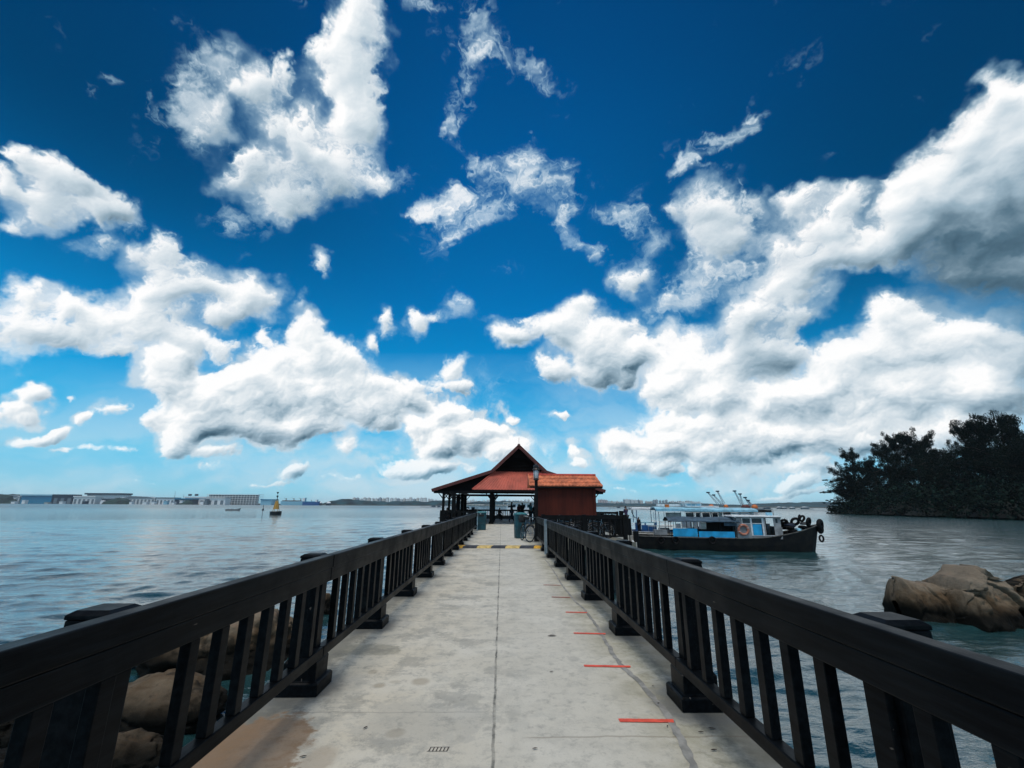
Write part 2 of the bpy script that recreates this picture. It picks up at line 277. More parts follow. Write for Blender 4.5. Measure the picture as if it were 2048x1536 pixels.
# ================================================================ helpers
WATER_Z = -2.15
def tag(o, label=None, cat=None, group=None, kind=None):
    if label: o['label'] = label
    if cat: o['category'] = cat
    if group: o['group'] = group
    if kind: o['kind'] = kind
    return o
def empty(name, loc=(0, 0, 0), rz=0.0, label=None, cat=None, group=None):
    o = bpy.data.objects.new(name, None); COL.objects.link(o); o.location = loc; o.rotation_euler = (0, 0, rz); o.empty_display_size = .2
    return tag(o, label, cat, group)
def copy_tree(o, parent=None):
    c = o.copy(); COL.objects.link(c)
    if parent: c.parent = parent
    for ch in list(o.children): copy_tree(ch, c)
    return c
def finish(o, me, mat, parent, smooth):
    for m in (mat if isinstance(mat, (list, tuple)) else [mat]): me.materials.append(m)
    if smooth: me.polygons.foreach_set('use_smooth', [True]*len(me.polygons))
    if parent: o.parent = parent
    COL.objects.link(o); return o
class MB:
    def __init__(s): s.v = []; s.f = []; s.mi = []; s.cur = 0
    def add(s, vs, fs):
        b = len(s.v); s.v += [tuple(v) for v in vs]; s.f += [tuple(i+b for i in f) for f in fs]; s.mi += [s.cur]*len(fs); return s
    def box(s, x0, x1, y0, y1, z0, z1, M=None):
        vs = [Vector((x, y, z)) for z in (z0, z1) for y in (y0, y1) for x in (x0, x1)]
        if M is not None: vs = [M @ v for v in vs]
        return s.add(vs, [(0, 2, 3, 1), (4, 5, 7, 6), (0, 1, 5, 4), (2, 6, 7, 3), (0, 4, 6, 2), (1, 3, 7, 5)])
    def cbox(s, c, sz, M=None): return s.box(c[0]-sz[0]/2, c[0]+sz[0]/2, c[1]-sz[1]/2, c[1]+sz[1]/2, c[2]-sz[2]/2, c[2]+sz[2]/2, M)
    def bar(s, a, b, w, h):                               # a square bar from a to b
        a = Vector(a); b = Vector(b); d = (b-a).normalized(); up = Vector((0, 0, 1)) if abs(d.z) < .95 else Vector((0, 1, 0))
        r = d.cross(up).normalized()*w/2; u = r.cross(d).normalized()*h/2
        vs = [p+i*r+j*u for p in (a, b) for i, j in ((-1, -1), (1, -1), (1, 1), (-1, 1))]
        return s.add(vs, [(0, 1, 2, 3), (7, 6, 5, 4), (0, 4, 5, 1), (1, 5, 6, 2), (2, 6, 7, 3), (3, 7, 4, 0)])
    def tube(s, pts, r, n=8, closed=False):
        pts = [Vector(p) for p in pts]; N = len(pts); rs = r if isinstance(r, (list, tuple)) else [r]*N; b = len(s.v); vs = []; fs = []; pr = None
        for i, p in enumerate(pts):
            if closed: d = pts[(i+1) % N]-pts[i-1]
            else: d = pts[min(i+1, N-1)]-pts[max(i-1, 0)]
            d.normalize()
            if pr is None: ref = Vector((0, 0, 1)) if abs(d.z) < .9 else Vector((1, 0, 0)); pr = d.cross(ref).normalized()
            pr = (pr-d*pr.dot(d)).normalized(); q = d.cross(pr)
            for k in range(n): a = 2*pi*k/n; vs.append(p+(pr*cos(a)+q*sin(a))*rs[i])
        M = N if closed else N-1
        for i in range(M):
            for k in range(n):
                a = i*n+k; bb = i*n+(k+1) % n; c = ((i+1) % N)*n+(k+1) % n; d = ((i+1) % N)*n+k; fs.append((a, bb, c, d))
        if not closed: fs += [tuple(range(n))[::-1], tuple(range((N-1)*n, N*n))]
        return s.add(vs, fs)
    def cyl(s, a, b, r0, r1=None, n=12): return s.tube([a, b], [r0, r0 if r1 is None else r1], n)
    def lathe(s, prof, c=(0, 0, 0), n=16):                # profile of (r, z)
        vs = []; fs = []
        for r, z in prof:
            for k in range(n): a = 2*pi*k/n; vs.append((c[0]+r*cos(a), c[1]+r*sin(a), c[2]+z))
        for i in range(len(prof)-1):
            for k in range(n): fs.append((i*n+k, i*n+(k+1) % n, (i+1)*n+(k+1) % n, (i+1)*n+k))
        fs += [tuple(range(n))[::-1], tuple(range((len(prof)-1)*n, len(prof)*n))]
        return s.add(vs, fs)
    def torus(s, c, R, r, axis='y', n=20, m=8, M=None):
        pts = []
        for k in range(n):
            a = 2*pi*k/n; p = {'y': (R*cos(a), 0, R*sin(a)), 'x': (0, R*cos(a), R*sin(a)), 'z': (R*cos(a), R*sin(a), 0)}[axis]
            p = Vector(p); p = M @ p if M is not None else p; pts.append(Vector(c)+p)
        return s.tube(pts, r, m, closed=True)
    def prism(s, poly, y0, y1):                           # polygon in x,z extruded along y
        n = len(poly); vs = [(x, y0, z) for x, z in poly]+[(x, y1, z) for x, z in poly]
        return s.add(vs, [tuple(range(n)), tuple(range(n, 2*n))[::-1]]+[(i, i+n, (i+1) % n+n, (i+1) % n) for i in range(n)])
    def slab(s, quad, t):                                 # four points of a plane, thickened downwards
        q = [Vector(p) for p in quad]; nrm = (q[1]-q[0]).cross(q[3]-q[0]).normalized()
        if nrm.z < 0: nrm = -nrm
        vs = q+[p-nrm*t for p in q]
        return s.add(vs, [(0, 1, 2, 3), (7, 6, 5, 4), (0, 4, 5, 1), (1, 5, 6, 2), (2, 6, 7, 3), (3, 7, 4, 0)])
    def build(s, name, mat, parent=None, smooth=False, bevel=0, loc=None):
        me = bpy.data.meshes.new(name); me.from_pydata(s.v, [], s.f)
        bm = bmesh.new(); bm.from_mesh(me); bmesh.ops.recalc_face_normals(bm, faces=bm.faces); bm.to_mesh(me); bm.free()
        o = bpy.data.objects.new(name, me); finish(o, me, mat, parent, smooth)
        if any(s.mi): me.polygons.foreach_set('material_index', s.mi)
        if bevel: b = o.modifiers.new('b', 'BEVEL'); b.width = bevel; b.segments = 2; b.limit_method = 'ANGLE'; b.angle_limit = radians(40)
        if smooth and not bevel:
            me.polygons.foreach_set('use_smooth', [True]*len(me.polygons))
        if loc: o.location = loc
        return o
def grid_mesh(name, X, Y, Z, mat, parent=None, smooth=True, wrap=False):
    h, w = X.shape; co = np.stack([X, Y, Z], -1).reshape(-1, 3).astype(np.float32)
    idx = np.arange(h*w).reshape(h, w)
    if wrap: nx = np.roll(idx, -1, 1); a, b, c, d = idx[:-1], nx[:-1], nx[1:], idx[1:]
    else: a, b, c, d = idx[:-1, :-1], idx[:-1, 1:], idx[1:, 1:], idx[1:, :-1]
    q = np.stack([a, b, c, d], -1).reshape(-1, 4); n = len(q)
    me = bpy.data.meshes.new(name); me.vertices.add(len(co)); me.vertices.foreach_set('co', co.ravel())
    me.loops.add(n*4); me.loops.foreach_set('vertex_index', q.ravel().astype(np.int32)); me.polygons.add(n)
    me.polygons.foreach_set('loop_start', np.arange(0, n*4, 4, dtype=np.int32)); me.update(calc_edges=True)
    return finish(bpy.data.objects.new(name, me), me, mat, parent, smooth)

# ---------------------------------------------------------------- materials
def mat_base(name):
    m = bpy.data.materials.new(name); m.use_nodes = True; q = NT(m.node_tree); return m, q, m.node_tree.nodes['Principled BSDF']
def mat(name, col, rough=.6, metal=0.0, var=.18, scale=6.0, bump=.0, spec=.5, col2=None, space='Object'):
    m, q, p = mat_base(name); co = q.new('ShaderNodeTexCoord').outputs[space]
    f = q.noise(co, scale, 6, .6); c2 = col2 or tuple(c*(1-var*1.6) for c in col); c1 = tuple(min(c*(1+var), 1) for c in col)
    q.l.new(q.mix(q.mr(f, .35, .65), c2, c1), p.inputs['Base Color'])
    p.inputs['Roughness'].default_value = rough; p.inputs['Metallic'].default_value = metal; p.inputs['Specular IOR Level'].default_value = spec
    if bump:
        b = q.new('ShaderNodeBump'); b.inputs['Strength'].default_value = bump; b.inputs['Distance'].default_value = .02
        q.l.new(q.noise(co, scale*5, 5, .6), b.inputs['Height']); q.l.new(b.outputs[0], p.inputs['Normal'])
    return m
M = {}
def m_timber():
    m, q, p = mat_base('dark_stained_timber'); co = q.new('ShaderNodeNewGeometry').outputs['Position']
    g = q.noise(q.vm('MULTIPLY', co, (14, 1.2, 14)), 2.2, 7, .65); s = q.noise(co, 3.0, 5, .6)
    c = q.mix(q.mr(g, .35, .7), (.0020, .0028, .0038), (.0065, .0085, .0105)); c = q.mix(q.mr(s, .62, .75, 0, .5), c, (.014, .017, .018)); chip = q.noise(q.vm('MULTIPLY', co, (9, 3.5, 9)), 2.1, 3, .5); c = q.mix(q.mr(chip, .745, .765, 0, .8), c, (.16, .13, .11))
    q.l.new(c, p.inputs['Base Color']); q.l.new(q.mr(s, .3, .7, .34, .52), p.inputs['Roughness']); p.inputs['Specular IOR Level'].default_value = .06
    b = q.new('ShaderNodeBump'); b.inputs['Strength'].default_value = .45; b.inputs['Distance'].default_value = .004
    q.l.new(g, b.inputs['Height']); q.l.new(b.outputs[0], p.inputs['Normal']); return m
M['timber'] = m_timber()
M['tarred'] = mat('tarred_timber', (.006, .007, .008), .7, bump=.3, spec=.15)
M['redwall'] = None
M['steel'] = mat('galvanised_steel', (.42, .50, .54), .5, .35, .12)
M['whitepaint'] = mat('weathered_white_paint', (.70, .73, .74), .55, var=.12, scale=3, bump=.1)
M['offwhite'] = mat('grimy_white_paint', (.50, .50, .47), .6, var=.22, scale=2.5, bump=.1)
M['greypaint'] = mat('grey_boat_paint', (.30, .30, .30), .6, var=.2, scale=2, bump=.1)
M['cyanpaint'] = mat('bright_blue_paint', (.010, .36, .68), .5, var=.14, scale=1.5)
M['bluepaint'] = mat('deep_blue_paint', (.015, .10, .30), .5, var=.2, scale=2)
M['palebluepaint'] = mat('pale_blue_roof_paint', (.28, .55, .68), .5, var=.2, scale=1.2)
M['slate'] = mat('blue_grey_canvas', (.045, .085, .125), .75, var=.25, scale=2, bump=.2)
M['hull'] = mat('black_hull_planks', (.0045, .005, .006), .6, var=.5, scale=1.8, bump=.3, spec=.15, col2=(.016, .015, .013))
M['hulltrim'] = mat('worn_gunwale_timber', (.07, .07, .065), .75, var=.4, scale=4, bump=.3)
M['rubber'] = mat('tyre_rubber', (.005, .005, .006), .75, var=.3, bump=.2, spec=.2)
M['orange'] = mat('faded_orange_lifebuoy', (.46, .17, .11), .7, var=.15, scale=5)
M['orange2'] = mat('orange_plastic', (.62, .16, .03), .6)
M['teal'] = mat('dark_teal_plastic', (.004, .055, .075), .5, var=.25, scale=3)
M['teallid'] = mat('teal_lid_plastic', (.015, .15, .17), .5)
M['glass'] = mat('dark_window_glass', (.01, .02, .03), .08)
M['inside'] = mat('dark_cabin_interior', (.012, .008, .008), .9)
M['black'] = mat('black_paint', (.008, .008, .009), .45)
M['chrome'] = mat('scratched_metal', (.26, .28, .30), .3, .9, .1)
M['skin'] = mat('skin', (.10, .055, .04), .6); M['hair'] = mat('black_hair', (.006, .006, .006), .6)
for nme, c in dict(dark=(.012, .013, .016), navy=(.012, .02, .04), cyan=(.02, .14, .18), grey=(.05, .05, .055), purple=(.06, .04, .09), maroon=(.05, .008, .014), jeans=(.02, .03, .05)).items():
    M['cloth_'+nme] = mat('cloth_'+nme, c, .9, var=.2, scale=12)
def m_concrete_plain(name, c): return mat(name, c, .85, var=.22, scale=1.3, bump=.3, space='Object')
M['concrete'] = m_concrete_plain('pale_weathered_concrete', (.46, .45, .41)); M['wetconcrete'] = m_concrete_plain('dark_wet_concrete', (.06, .062, .055))

# ================================================================ water
def m_water():
    m, q, p = mat_base('sea_water'); pos = q.new('ShaderNodeNewGeometry').outputs['Position']
    cd = q.vm('LENGTH', pos)
    p.inputs['IOR'].default_value = 2.25
    patch = q.noise(q.vm('MULTIPLY', pos, (.011, .03, 0)), 1.0, 4, .55)
    c = q.mix(q.mr(patch, .35, .65), (.014, .050, .056), (.020, .068, .074)); q.l.new(c, p.inputs['Base Color'])
    q.l.new(q.mr(cd, 30, 600, .03, .27, 'LINEAR'), p.inputs['Roughness'])
    def rot(a, sx, sy):
        n = q.new('ShaderNodeMapping'); q.set(n.inputs[0], pos); n.inputs[2].default_value = (0, 0, radians(a)); n.inputs[3].default_value = (sx, sy, 1); return n.outputs[0]
    h1 = q.noise(rot(12, 2.1, 4.6), 1.0, 5, .62); h2 = q.noise(rot(-38, 1.1, 2.3), 1.0, 4, .6); h3 = q.noise(rot(5, .34, 1.15), 1.0, 6, .66); h4 = q.noise(rot(20, .05, .16), 1.0, 4, .6)
    rg = lambda n, k=3.2: q.m('SUBTRACT', 1.0, q.m('MULTIPLY', q.m('ABSOLUTE', q.m('SUBTRACT', n, .5)), k))
    h1 = rg(h1); h2 = rg(h2); h3 = rg(h3)
    near = q.mr(cd, 20, 160, 1, 0.1); mid = q.mr(cd, 60, 420, 1, .15)
    gust = q.mr(q.noise(q.vm('MULTIPLY', pos, (.02, .05, 0)), 1.0, 3, .5), .35, .65, .55, 1.25)
    h = q.m('MULTIPLY', q.m('MULTIPLY', q.m('ADD', q.m('MULTIPLY', h1, .0100), q.m('MULTIPLY', h2, .020)), q.m('ADD', q.m('MULTIPLY', near, .75), .25)), gust)
    h = q.m('ADD', h, q.m('MULTIPLY', q.m('MULTIPLY', h3, q.mr(cd, 50, 200, 0, 1)), .09)); h = q.m('ADD', h, q.m('MULTIPLY', h4, .16))
    b = q.new('ShaderNodeBump'); b.inputs['Strength'].default_value = 1.0; b.inputs['Distance'].default_value = 1.0
    q.l.new(h, b.inputs['Height']); q.l.new(b.outputs[0], p.inputs['Normal']); return m
def build_water():
    rs = [1.2]
    while rs[-1] < 5800: rs.append(rs[-1]*(1.0058 if rs[-1] < 140 else 1.014) + .010)
    r = np.array(rs); r[-1] = 5800; th = np.concatenate([np.linspace(radians(-62), radians(62), 720, endpoint=False), np.linspace(radians(62), radians(298), 300, endpoint=False)]); dth = np.gradient(th)[None, :]
    R, T = np.meshgrid(r, th, indexing='ij'); X = R*np.sin(T); Y = R*np.cos(T)
    rng = np.random.default_rng(5); Z = np.zeros_like(X); step = np.maximum(np.gradient(r)[:, None], R*dth)
    for i in range(80):
        lam = .24*(4.2/.24)**((i/79.0)**1.1); a = radians(rng.normal(97, 30)); k = 2*pi/lam; ph = rng.uniform(0, 2*pi)
        amp = WAVE*lam**.72*rng.uniform(.5, 1.3)*np.clip((lam/step-2.2)/2.5, 0, 1)
        w = np.sin(k*(X*cos(a)+Y*sin(a))+ph); Z += amp*(np.exp(1.1*(w-1))*2.6-1.147)
    Z = Z*np.clip(1.15-R/900, .05, 1)
    o = grid_mesh('water', X, Y, Z+WATER_Z, m_water(), wrap=True); tag(o, kind='structure')
build_water()
# sea bed, so the water has something under it
MB().box(-5790, 5790, -5790, 5790, -7.2, -7.0)
# ================================================================ deck
def m_deck():
    m, q, p = mat_base('worn_deck_concrete'); pos = q.new('ShaderNodeNewGeometry').outputs['Position']; X, Y, Z = q.xyz(pos)
    f0 = q.noise(pos, .9, 8, .62); f1 = q.noise(pos, 3.1, 8, .68); f2 = q.noise(pos, 42, 4, .6); f3 = q.noise(q.vm('MULTIPLY', pos, (1, .28, 1)), 1.4, 7, .66)
    fine = q.noise(pos, 9.0, 9, .75)
    warm = q.mr(X, -1.5, .6, .8, .15)
    c = q.mix(warm, (.55, .53, .46), (.61, .545, .42))
    c = q.mix(q.mr(f0, .38, .68, 0, .55), c, (.68, .655, .575)); c = q.mix(q.mr(f3, .50, .68, 0, .38), c, (.28, .28, .25))
    c = q.mix(q.mr(f1, .48, .70, 0, .42), c, (.33, .335, .31)); c = q.mix(q.mr(fine, .49, .66, 0, .48), c, (.25, .25, .225)); lf = q.noise(pos, 1.7, 10, .78); c = q.mix(q.m('MULTIPLY', q.mr(lf, .50, .58, 0, .42), q.mr(X, .3, -.3, .25, 1.0)), c, (.185, .19, .175)); c = q.mix(q.mr(f2, .58, .75, 0, .35), c, (.20, .20, .19))
    # lichen tinted band by the right railing, black grime at both edges
    c = q.mix(q.m('MULTIPLY', q.mr(X, .75, 1.25), q.mr(f1, .35, .6, .15, .55)), c, (.26, .235, .135))
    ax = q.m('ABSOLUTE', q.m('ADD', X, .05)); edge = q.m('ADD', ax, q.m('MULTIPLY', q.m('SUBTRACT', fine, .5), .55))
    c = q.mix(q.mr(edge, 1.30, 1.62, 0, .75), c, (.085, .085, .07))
    # grime and pale mortar round each post base
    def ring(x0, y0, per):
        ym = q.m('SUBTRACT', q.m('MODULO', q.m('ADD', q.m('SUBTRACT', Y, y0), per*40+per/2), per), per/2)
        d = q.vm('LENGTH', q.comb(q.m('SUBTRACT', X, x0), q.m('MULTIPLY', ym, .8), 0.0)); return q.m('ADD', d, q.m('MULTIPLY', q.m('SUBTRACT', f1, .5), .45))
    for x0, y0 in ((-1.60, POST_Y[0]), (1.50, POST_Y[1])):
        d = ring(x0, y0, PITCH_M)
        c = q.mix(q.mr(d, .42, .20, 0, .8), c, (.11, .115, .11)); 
    # centre joint with ragged lips, a cross crack on the right
    jx = q.m('ABSOLUTE', q.m('SUBTRACT', q.m('ADD', X, .035), q.m('MULTIPLY', q.m('SUBTRACT', q.noise(q.vm('MULTIPLY', pos, (0, 1, 0)), 3.0, 7, .7), .5), .045)))
    c = q.mix(q.mr(jx, .013, .004, 0, q.mr(f1, .35, .65, .12, .85)), c, (.05, .055, .05))
    def segment(y0, x0, x1, w, colr, k=.38, amp=.09):
        dy = q.m('ABSOLUTE', q.m('SUBTRACT', q.m('SUBTRACT', Y, y0), q.m('MULTIPLY', q.m('SUBTRACT', q.noise(q.vm('MULTIPLY', pos, (1, 0, 0)), 2.0, 6, .6), .5), amp)))
        f = q.m('MULTIPLY', q.mr(dy, w, w*.2, 0, k), q.m('MULTIPLY', q.mr(X, x0, x0+.12), q.mr(X, x1, x1-.12))); return f, colr
    for a in ((3.38, .12, 1.7, .016, (.12, .085, .05)), (7.9, -1.7, 1.5, .02, (.13, .13, .12)), (3.75, -1.5, -.05, .012, (.16, .15, .13)), (12.4, -1.7, 1.5, .03, (.14, .14, .13)), (18.6, -1.7, 1.5, .04, (.16, .16, .15)), (23.5, -1.7, 1.5, .05, (.17, .17, .16))):
        f, cl = segment(*a); c = q.mix(f, c, cl)
    # damp brown spill near the camera and small rusty spots
    def spot(px, py, rx, ry, colr, k=.8, rag=.35, hard=.16):
        if rx < 40: k *= .62; hard = .35
        else: hard = .10
        g = at_z(px, py, 0); e = at_z(px+rx, py, 0); n = at_z(px, py-ry, 0); a = abs(e.x-g.x); b = abs(n.y-g.y)
        d = q.vm('LENGTH', q.comb(q.m('DIVIDE', q.m('SUBTRACT', X, g.x), a), q.m('DIVIDE', q.m('SUBTRACT', Y, g.y), b), 0.0))
        d = q.m('ADD', d, q.m('MULTIPLY', q.m('SUBTRACT', f1, .5), rag*3.0)); d = q.m('ADD', d, q.m('MULTIPLY', q.m('SUBTRACT', fine, .5), rag*1.2))
        return q.m('MULTIPLY', q.mr(d, 1.0+hard, 1.0-hard, 0, k), q.mr(fine, .36, .56, 1.0, .82)), colr
    for a in ((485, 1505, 118, 78, (.235, .135, .065), .88, .55), (640, 1515, 34, 22, (.22, .15, .09), .7, .7), (600, 1490, 30, 14, (.22, .15, .09), .6, .7),
              (841, 1363, 16, 7, (.22, .165, .095), .8, .4), (758, 1371, 13, 5, (.21, .155, .085), .8, .4), (790, 1466, 17, 9, (.23, .18, .11), .75, .5), (745, 1344, 9, 4, (.24, .19, .12), .6, .4), (790, 1364, 12, 3, (.24, .19, .12), .5, .5),
              (1148, 1318, 12, 5, (.24, .24, .22), .6, .3), (1020, 1350, 9, 5, (.24, .24, .22), .5, .3), (740, 1300, 60, 10, (.20, .19, .14), .5, .8), (640, 1295, 30, 40, (.20, .19, .14), .55, .8), (840, 1440, 130, 40, (.30, .30, .275), .35, 1.1)):
        f, cl = spot(*a); c = q.mix(f, c, cl)
    q.l.new(c, p.inputs['Base Color']); q.l.new(q.mr(f1, .3, .7, .62, .85), p.inputs['Roughness']); p.inputs['Specular IOR Level'].default_value = .35
    b = q.new('ShaderNodeBump'); b.inputs['Strength'].default_value = .6; b.inputs['Distance'].default_value = .006
    q.l.new(q.m('ADD', q.m('ADD', fine, q.m('MULTIPLY', f2, .5)), q.mr(jx, .014, .003, 0, -1.5)), b.inputs['Height']); q.l.new(b.outputs[0], p.inputs['Normal']); return m
PITCH_M = 1.98; POST_Y = (4.17, 3.88)
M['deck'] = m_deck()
PLAT = (-4.95, 9.4, 36.6, 50.4)                           # shelter platform x0 x1 y0 y1
def build_deck():
    d = MB()
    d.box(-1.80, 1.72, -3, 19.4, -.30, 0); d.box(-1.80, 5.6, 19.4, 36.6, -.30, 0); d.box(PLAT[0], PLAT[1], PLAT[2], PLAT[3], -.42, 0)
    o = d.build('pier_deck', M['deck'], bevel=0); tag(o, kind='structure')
build_deck()
# beams and piles that carry the pier: visible from beside it
def pile_bent(y, x0, x1, n, first):
    r = empty('pile_bent', (0, y, WATER_Z), 0, None, None)
    b = MB().box(x0, x1, -.22, .22, 1.33, 1.84).build('crossbeam', M['wetconcrete'], r, bevel=.02)
    for i in range(n):
        x = x0+.35+(x1-x0-.7)*i/(n-1); MB().cyl((x, 0, -3), (x, 0, 1.33), .2, n=14).build('pile', M['wetconcrete'], r, smooth=False)
    return r
y = 2.0; k = 0
while y < 34:
    r = pile_bent(y, -1.7, 1.6 if y < 19 else 5.5, 2 if y < 19 else 4, k == 0)
    tag(r, ['first', 'second', 'third', 'fourth', 'fifth', 'sixth', 'seventh'][k]+' concrete crossbeam on piles under the walkway, counted from the camera', 'pier support', 'piles and beams under the walkway'); y += 5.0; k += 1
for j, y in enumerate((37.4, 41.0, 45.8, 49.6)):
    r = pile_bent(y, PLAT[0]+.2, PLAT[1]-.2, 6, False); tag(r, 'wide crossbeam on six piles under the shelter platform, '+['nearest the camera', 'second from the camera', 'third from the camera', 'farthest seaward'][j], 'pier support', 'piles and beams under the shelter platform')
for b in [o for o in COL.objects if o.name.startswith('pile_bent') and o.location.y > 37]:
    b.location.z = WATER_Z-.13

# ================================================================ railings
def post(s, root, x, y, first):
    """s = -1 left, +1 right; post on the outer side of the rail, on a stepped foot"""
    p = MB(); p.box(x-.085, x+.085, y-.085, y+.085, .25, 1.005)
    p.box(x-s*.085, x-s*.115, y-.055, y+.055, .30, .80)
    P = p.build('post', M['timber'], root, bevel=.006)
    c = MB(); c.add([(x+i*w, y+j*w, z) for z, w in ((1.006, .088), (1.024, .088), (1.038, .066)) for i, j in ((-1, -1), (1, -1), (1, 1), (-1, 1))],
                    [(0, 1, 2, 3)]+[(b+i, b+(i+1) % 4, b+4+(i+1) % 4, b+4+i) for b in (0, 4) for i in range(4)]+[(8, 9, 10, 11)])
    c.build('post_cap', M['timber'], P, bevel=.004)
    f = MB(); cx = x-s*.035
    f.add([(cx+i*w, y+j*w, z) for z, w in ((0.004, .165), (.085, .165), (.10, .150), (.101, .130), (.225, .130), (.25, .112)) for i, j in ((-1, -1), (1, -1), (1, 1), (-1, 1))],
          [(0, 1, 2, 3)]+[(b+i, b+(i+1) % 4, b+4+(i+1) % 4, b+4+i) for b in (0, 4, 8, 12, 16) for i in range(4)]+[(20, 21, 22, 23)])
    f.build('foot', M['timber'], P, bevel=.005)
def railing(s, y_first, n_post, y0, y1, label):
    root = empty('pier_railing', (0, 0, 0), 0, label, 'railing')
    xi = -1.46 if s < 0 else 1.37; xo = xi+s*.075; xp = xo+s*.09   # inner face, outer face, post centre
    def b3(name, xa, xb, z0, z1, parent=root, bev=.007):
        m = MB(); ya = y0; k = 0
        while ya < y1-.01:
            yb = min(y_first+(math.floor((ya-y_first)/PITCH_M+.001)+3)*PITCH_M, y1); j = .0022*((k*7) % 3-1)
            m.box(min(xa, xb)+j, max(xa, xb)+j, ya+.0015, yb-.0015, z0, z1); ya = yb; k += 1
        return m.build(name, M['timber'], parent, bevel=bev)
    b3('handrail', xi-s*.006, xo, .925, 1.03); b3('upper_rail', xi+s*.003, xo-s*.004, .815, .922); b3('bottom_rail', xi, xo-s*.002, .235, .312)
    for k in range(n_post):
        y = y_first+k*PITCH_M-(.14 if (s < 0 and k == 1) else 0)
        post(s, root, xp, y, k == 0)
    bal = None
    for k in range(-1, n_post):
        for j in range(1, 8):
            y = y_first+k*PITCH_M+j*PITCH_M/8
            if not (y0+.05 < y < y1-.05): continue
            xm = (xi+xo)/2
            if bal is None:
                bal = MB().box(xm-.026, xm+.026, -.036, .036, .313, .814).build('baluster', M['timber'], root, bevel=.004); bal.location.y = y
            else: c = bal.copy(); COL.objects.link(c); c.parent = root; c.location.y = y
    return root
railing(-1, POST_Y[0]-2*PITCH_M, 13, -.9, 28.2, 'long black timber railing along the left edge of the walkway, ending beside the litter bin')
railing(1, POST_Y[1]-2*PITCH_M, 9, -.9, 18.0, 'long black timber railing along the right edge of the walkway, ending beside the bicycle')
# thin galvanised end plates
t = MB(); t.box(1.29, 1.375, 14.0, 14.012, .06, 1.04); t.box(1.29, 1.30, 13.96, 14.0, .06, 1.04); t.box(1.29, 1.375, 13.93, 14.0, 1.041, 1.05)
tag(t.build('steel_post', M['steel'], bevel=.002), 'pale grey steel channel post standing against the right railing, taller than the boards', 'post')
t = MB(); t.box(-1.475, -1.43, 28.21, 28.24, 0.004, 1.04); t.box(-1.475, -1.40, 28.18, 28.27, .002, .012)
tag(t.build('steel_post', M['steel'], bevel=.002), 'thin white steel post at the left railing end beside the litter bin', 'post')

# ================================================================ speed hump and tape
def hump():
    r = empty('speed_hump', (0, 16.85, 0), 0, 'yellow and black striped rubber speed hump lying across the walkway', 'speed hump')
    x0, x1, n = -1.56, 1.44, 7; w = (x1-x0)/n; prof = [(-.36, .004), (-.22, .062), (.22, .062), (.36, .004)]
    cols = ['endyellow', 'hblack', 'hyellow', 'hblack', 'hyellow', 'hblack', 'endyellow']
    M['hyellow'] = mat('worn_yellow_rubber', (.62, .45, .16), .75, var=.2, scale=9); M['endyellow'] = mat('yellow_rubber', (.68, .36, .03), .7, var=.15, scale=9); M['hblack'] = mat('scuffed_black_rubber', (.035, .04, .05), .75, var=.3, scale=9)
    edges = [x0, x0+.26]+[x0+.26+(x1-x0-.50)*i/5 for i in range(1, 5)]+[x1-.24, x1]
    for i in range(7):
        a, b = edges[i], edges[i+1]; sl = .12; a_ = 0 if i == 0 else sl; b_ = 0 if i == 6 else sl; vs = []; 
        for (dy, z) in prof: t_ = (dy+.36)/.72; vs += [(a+a_*(t_-.5)+.001, dy, z), (b+b_*(t_-.5)-.001, dy, z)]
        MB().add(vs, [(0, 1, 3, 2), (2, 3, 5, 4), (4, 5, 7, 6), (0, 2, 4, 6), (1, 7, 5, 3), (0, 6, 7, 1)]).build('yellow_segment' if cols[i] != 'hblack' else 'black_segment', M[cols[i]], r)
hump()
M['tape'] = mat('red_orange_tape', (.78, .10, .055), .5, var=.12, scale=14)
M['tapeold'] = mat('dirty_red_tape', (.40, .11, .075), .7, var=.3, scale=14)
TAPES = [((1240, 1445), (1352, 1446.5), 10, 'wide red tape strip on the deck nearest the camera'), ((1169, 1334), (1264, 1336), 6, 'red tape strip on the deck, second from the camera'),
 ((1148, 1268), (1213, 1269.5), 4.5, 'narrow red tape strip on the deck, third from the camera'), ((1132, 1225.5), (1176, 1226.5), 3, 'red tape strip on the deck, fourth from the camera'),
 ((1104, 1195), (1142, 1196), 2, 'faded red tape strip on the deck, fifth from the camera'), ((1087, 1170.5), (1122, 1171.5), 1.4, 'thin worn brown red tape strip, farthest from the camera')]
for i, (a, b, th, lab) in enumerate(TAPES):
    A = at_z(*a, 0); B = at_z(*b, 0); h = at_z(a[0], a[1]-th, 0).y-A.y; h = min(max(h, .03), .05)
    n = 24; rr = random.Random(i); vs = []
    for k in range(n+1):
        p = A.lerp(B, k/n); e = rr.uniform(-.0015, .0015); s_ = .012 if k in (0, n) else 0
        vs += [(p.x-(s_ if k == n else 0), p.y+e, .004+rr.uniform(0, .0012)), (p.x, p.y+h+rr.uniform(-.0015, .0015), .004+rr.uniform(0, .0012))]
    m_ = MB().add(vs, [(2*k, 2*k+2, 2*k+3, 2*k+1) for k in range(n)])
    tag(m_.build('tape_strip', M['tape'] if i < 4 else M['tapeold']), lab, 'tape marking', 'red tape strips stuck on the deck')
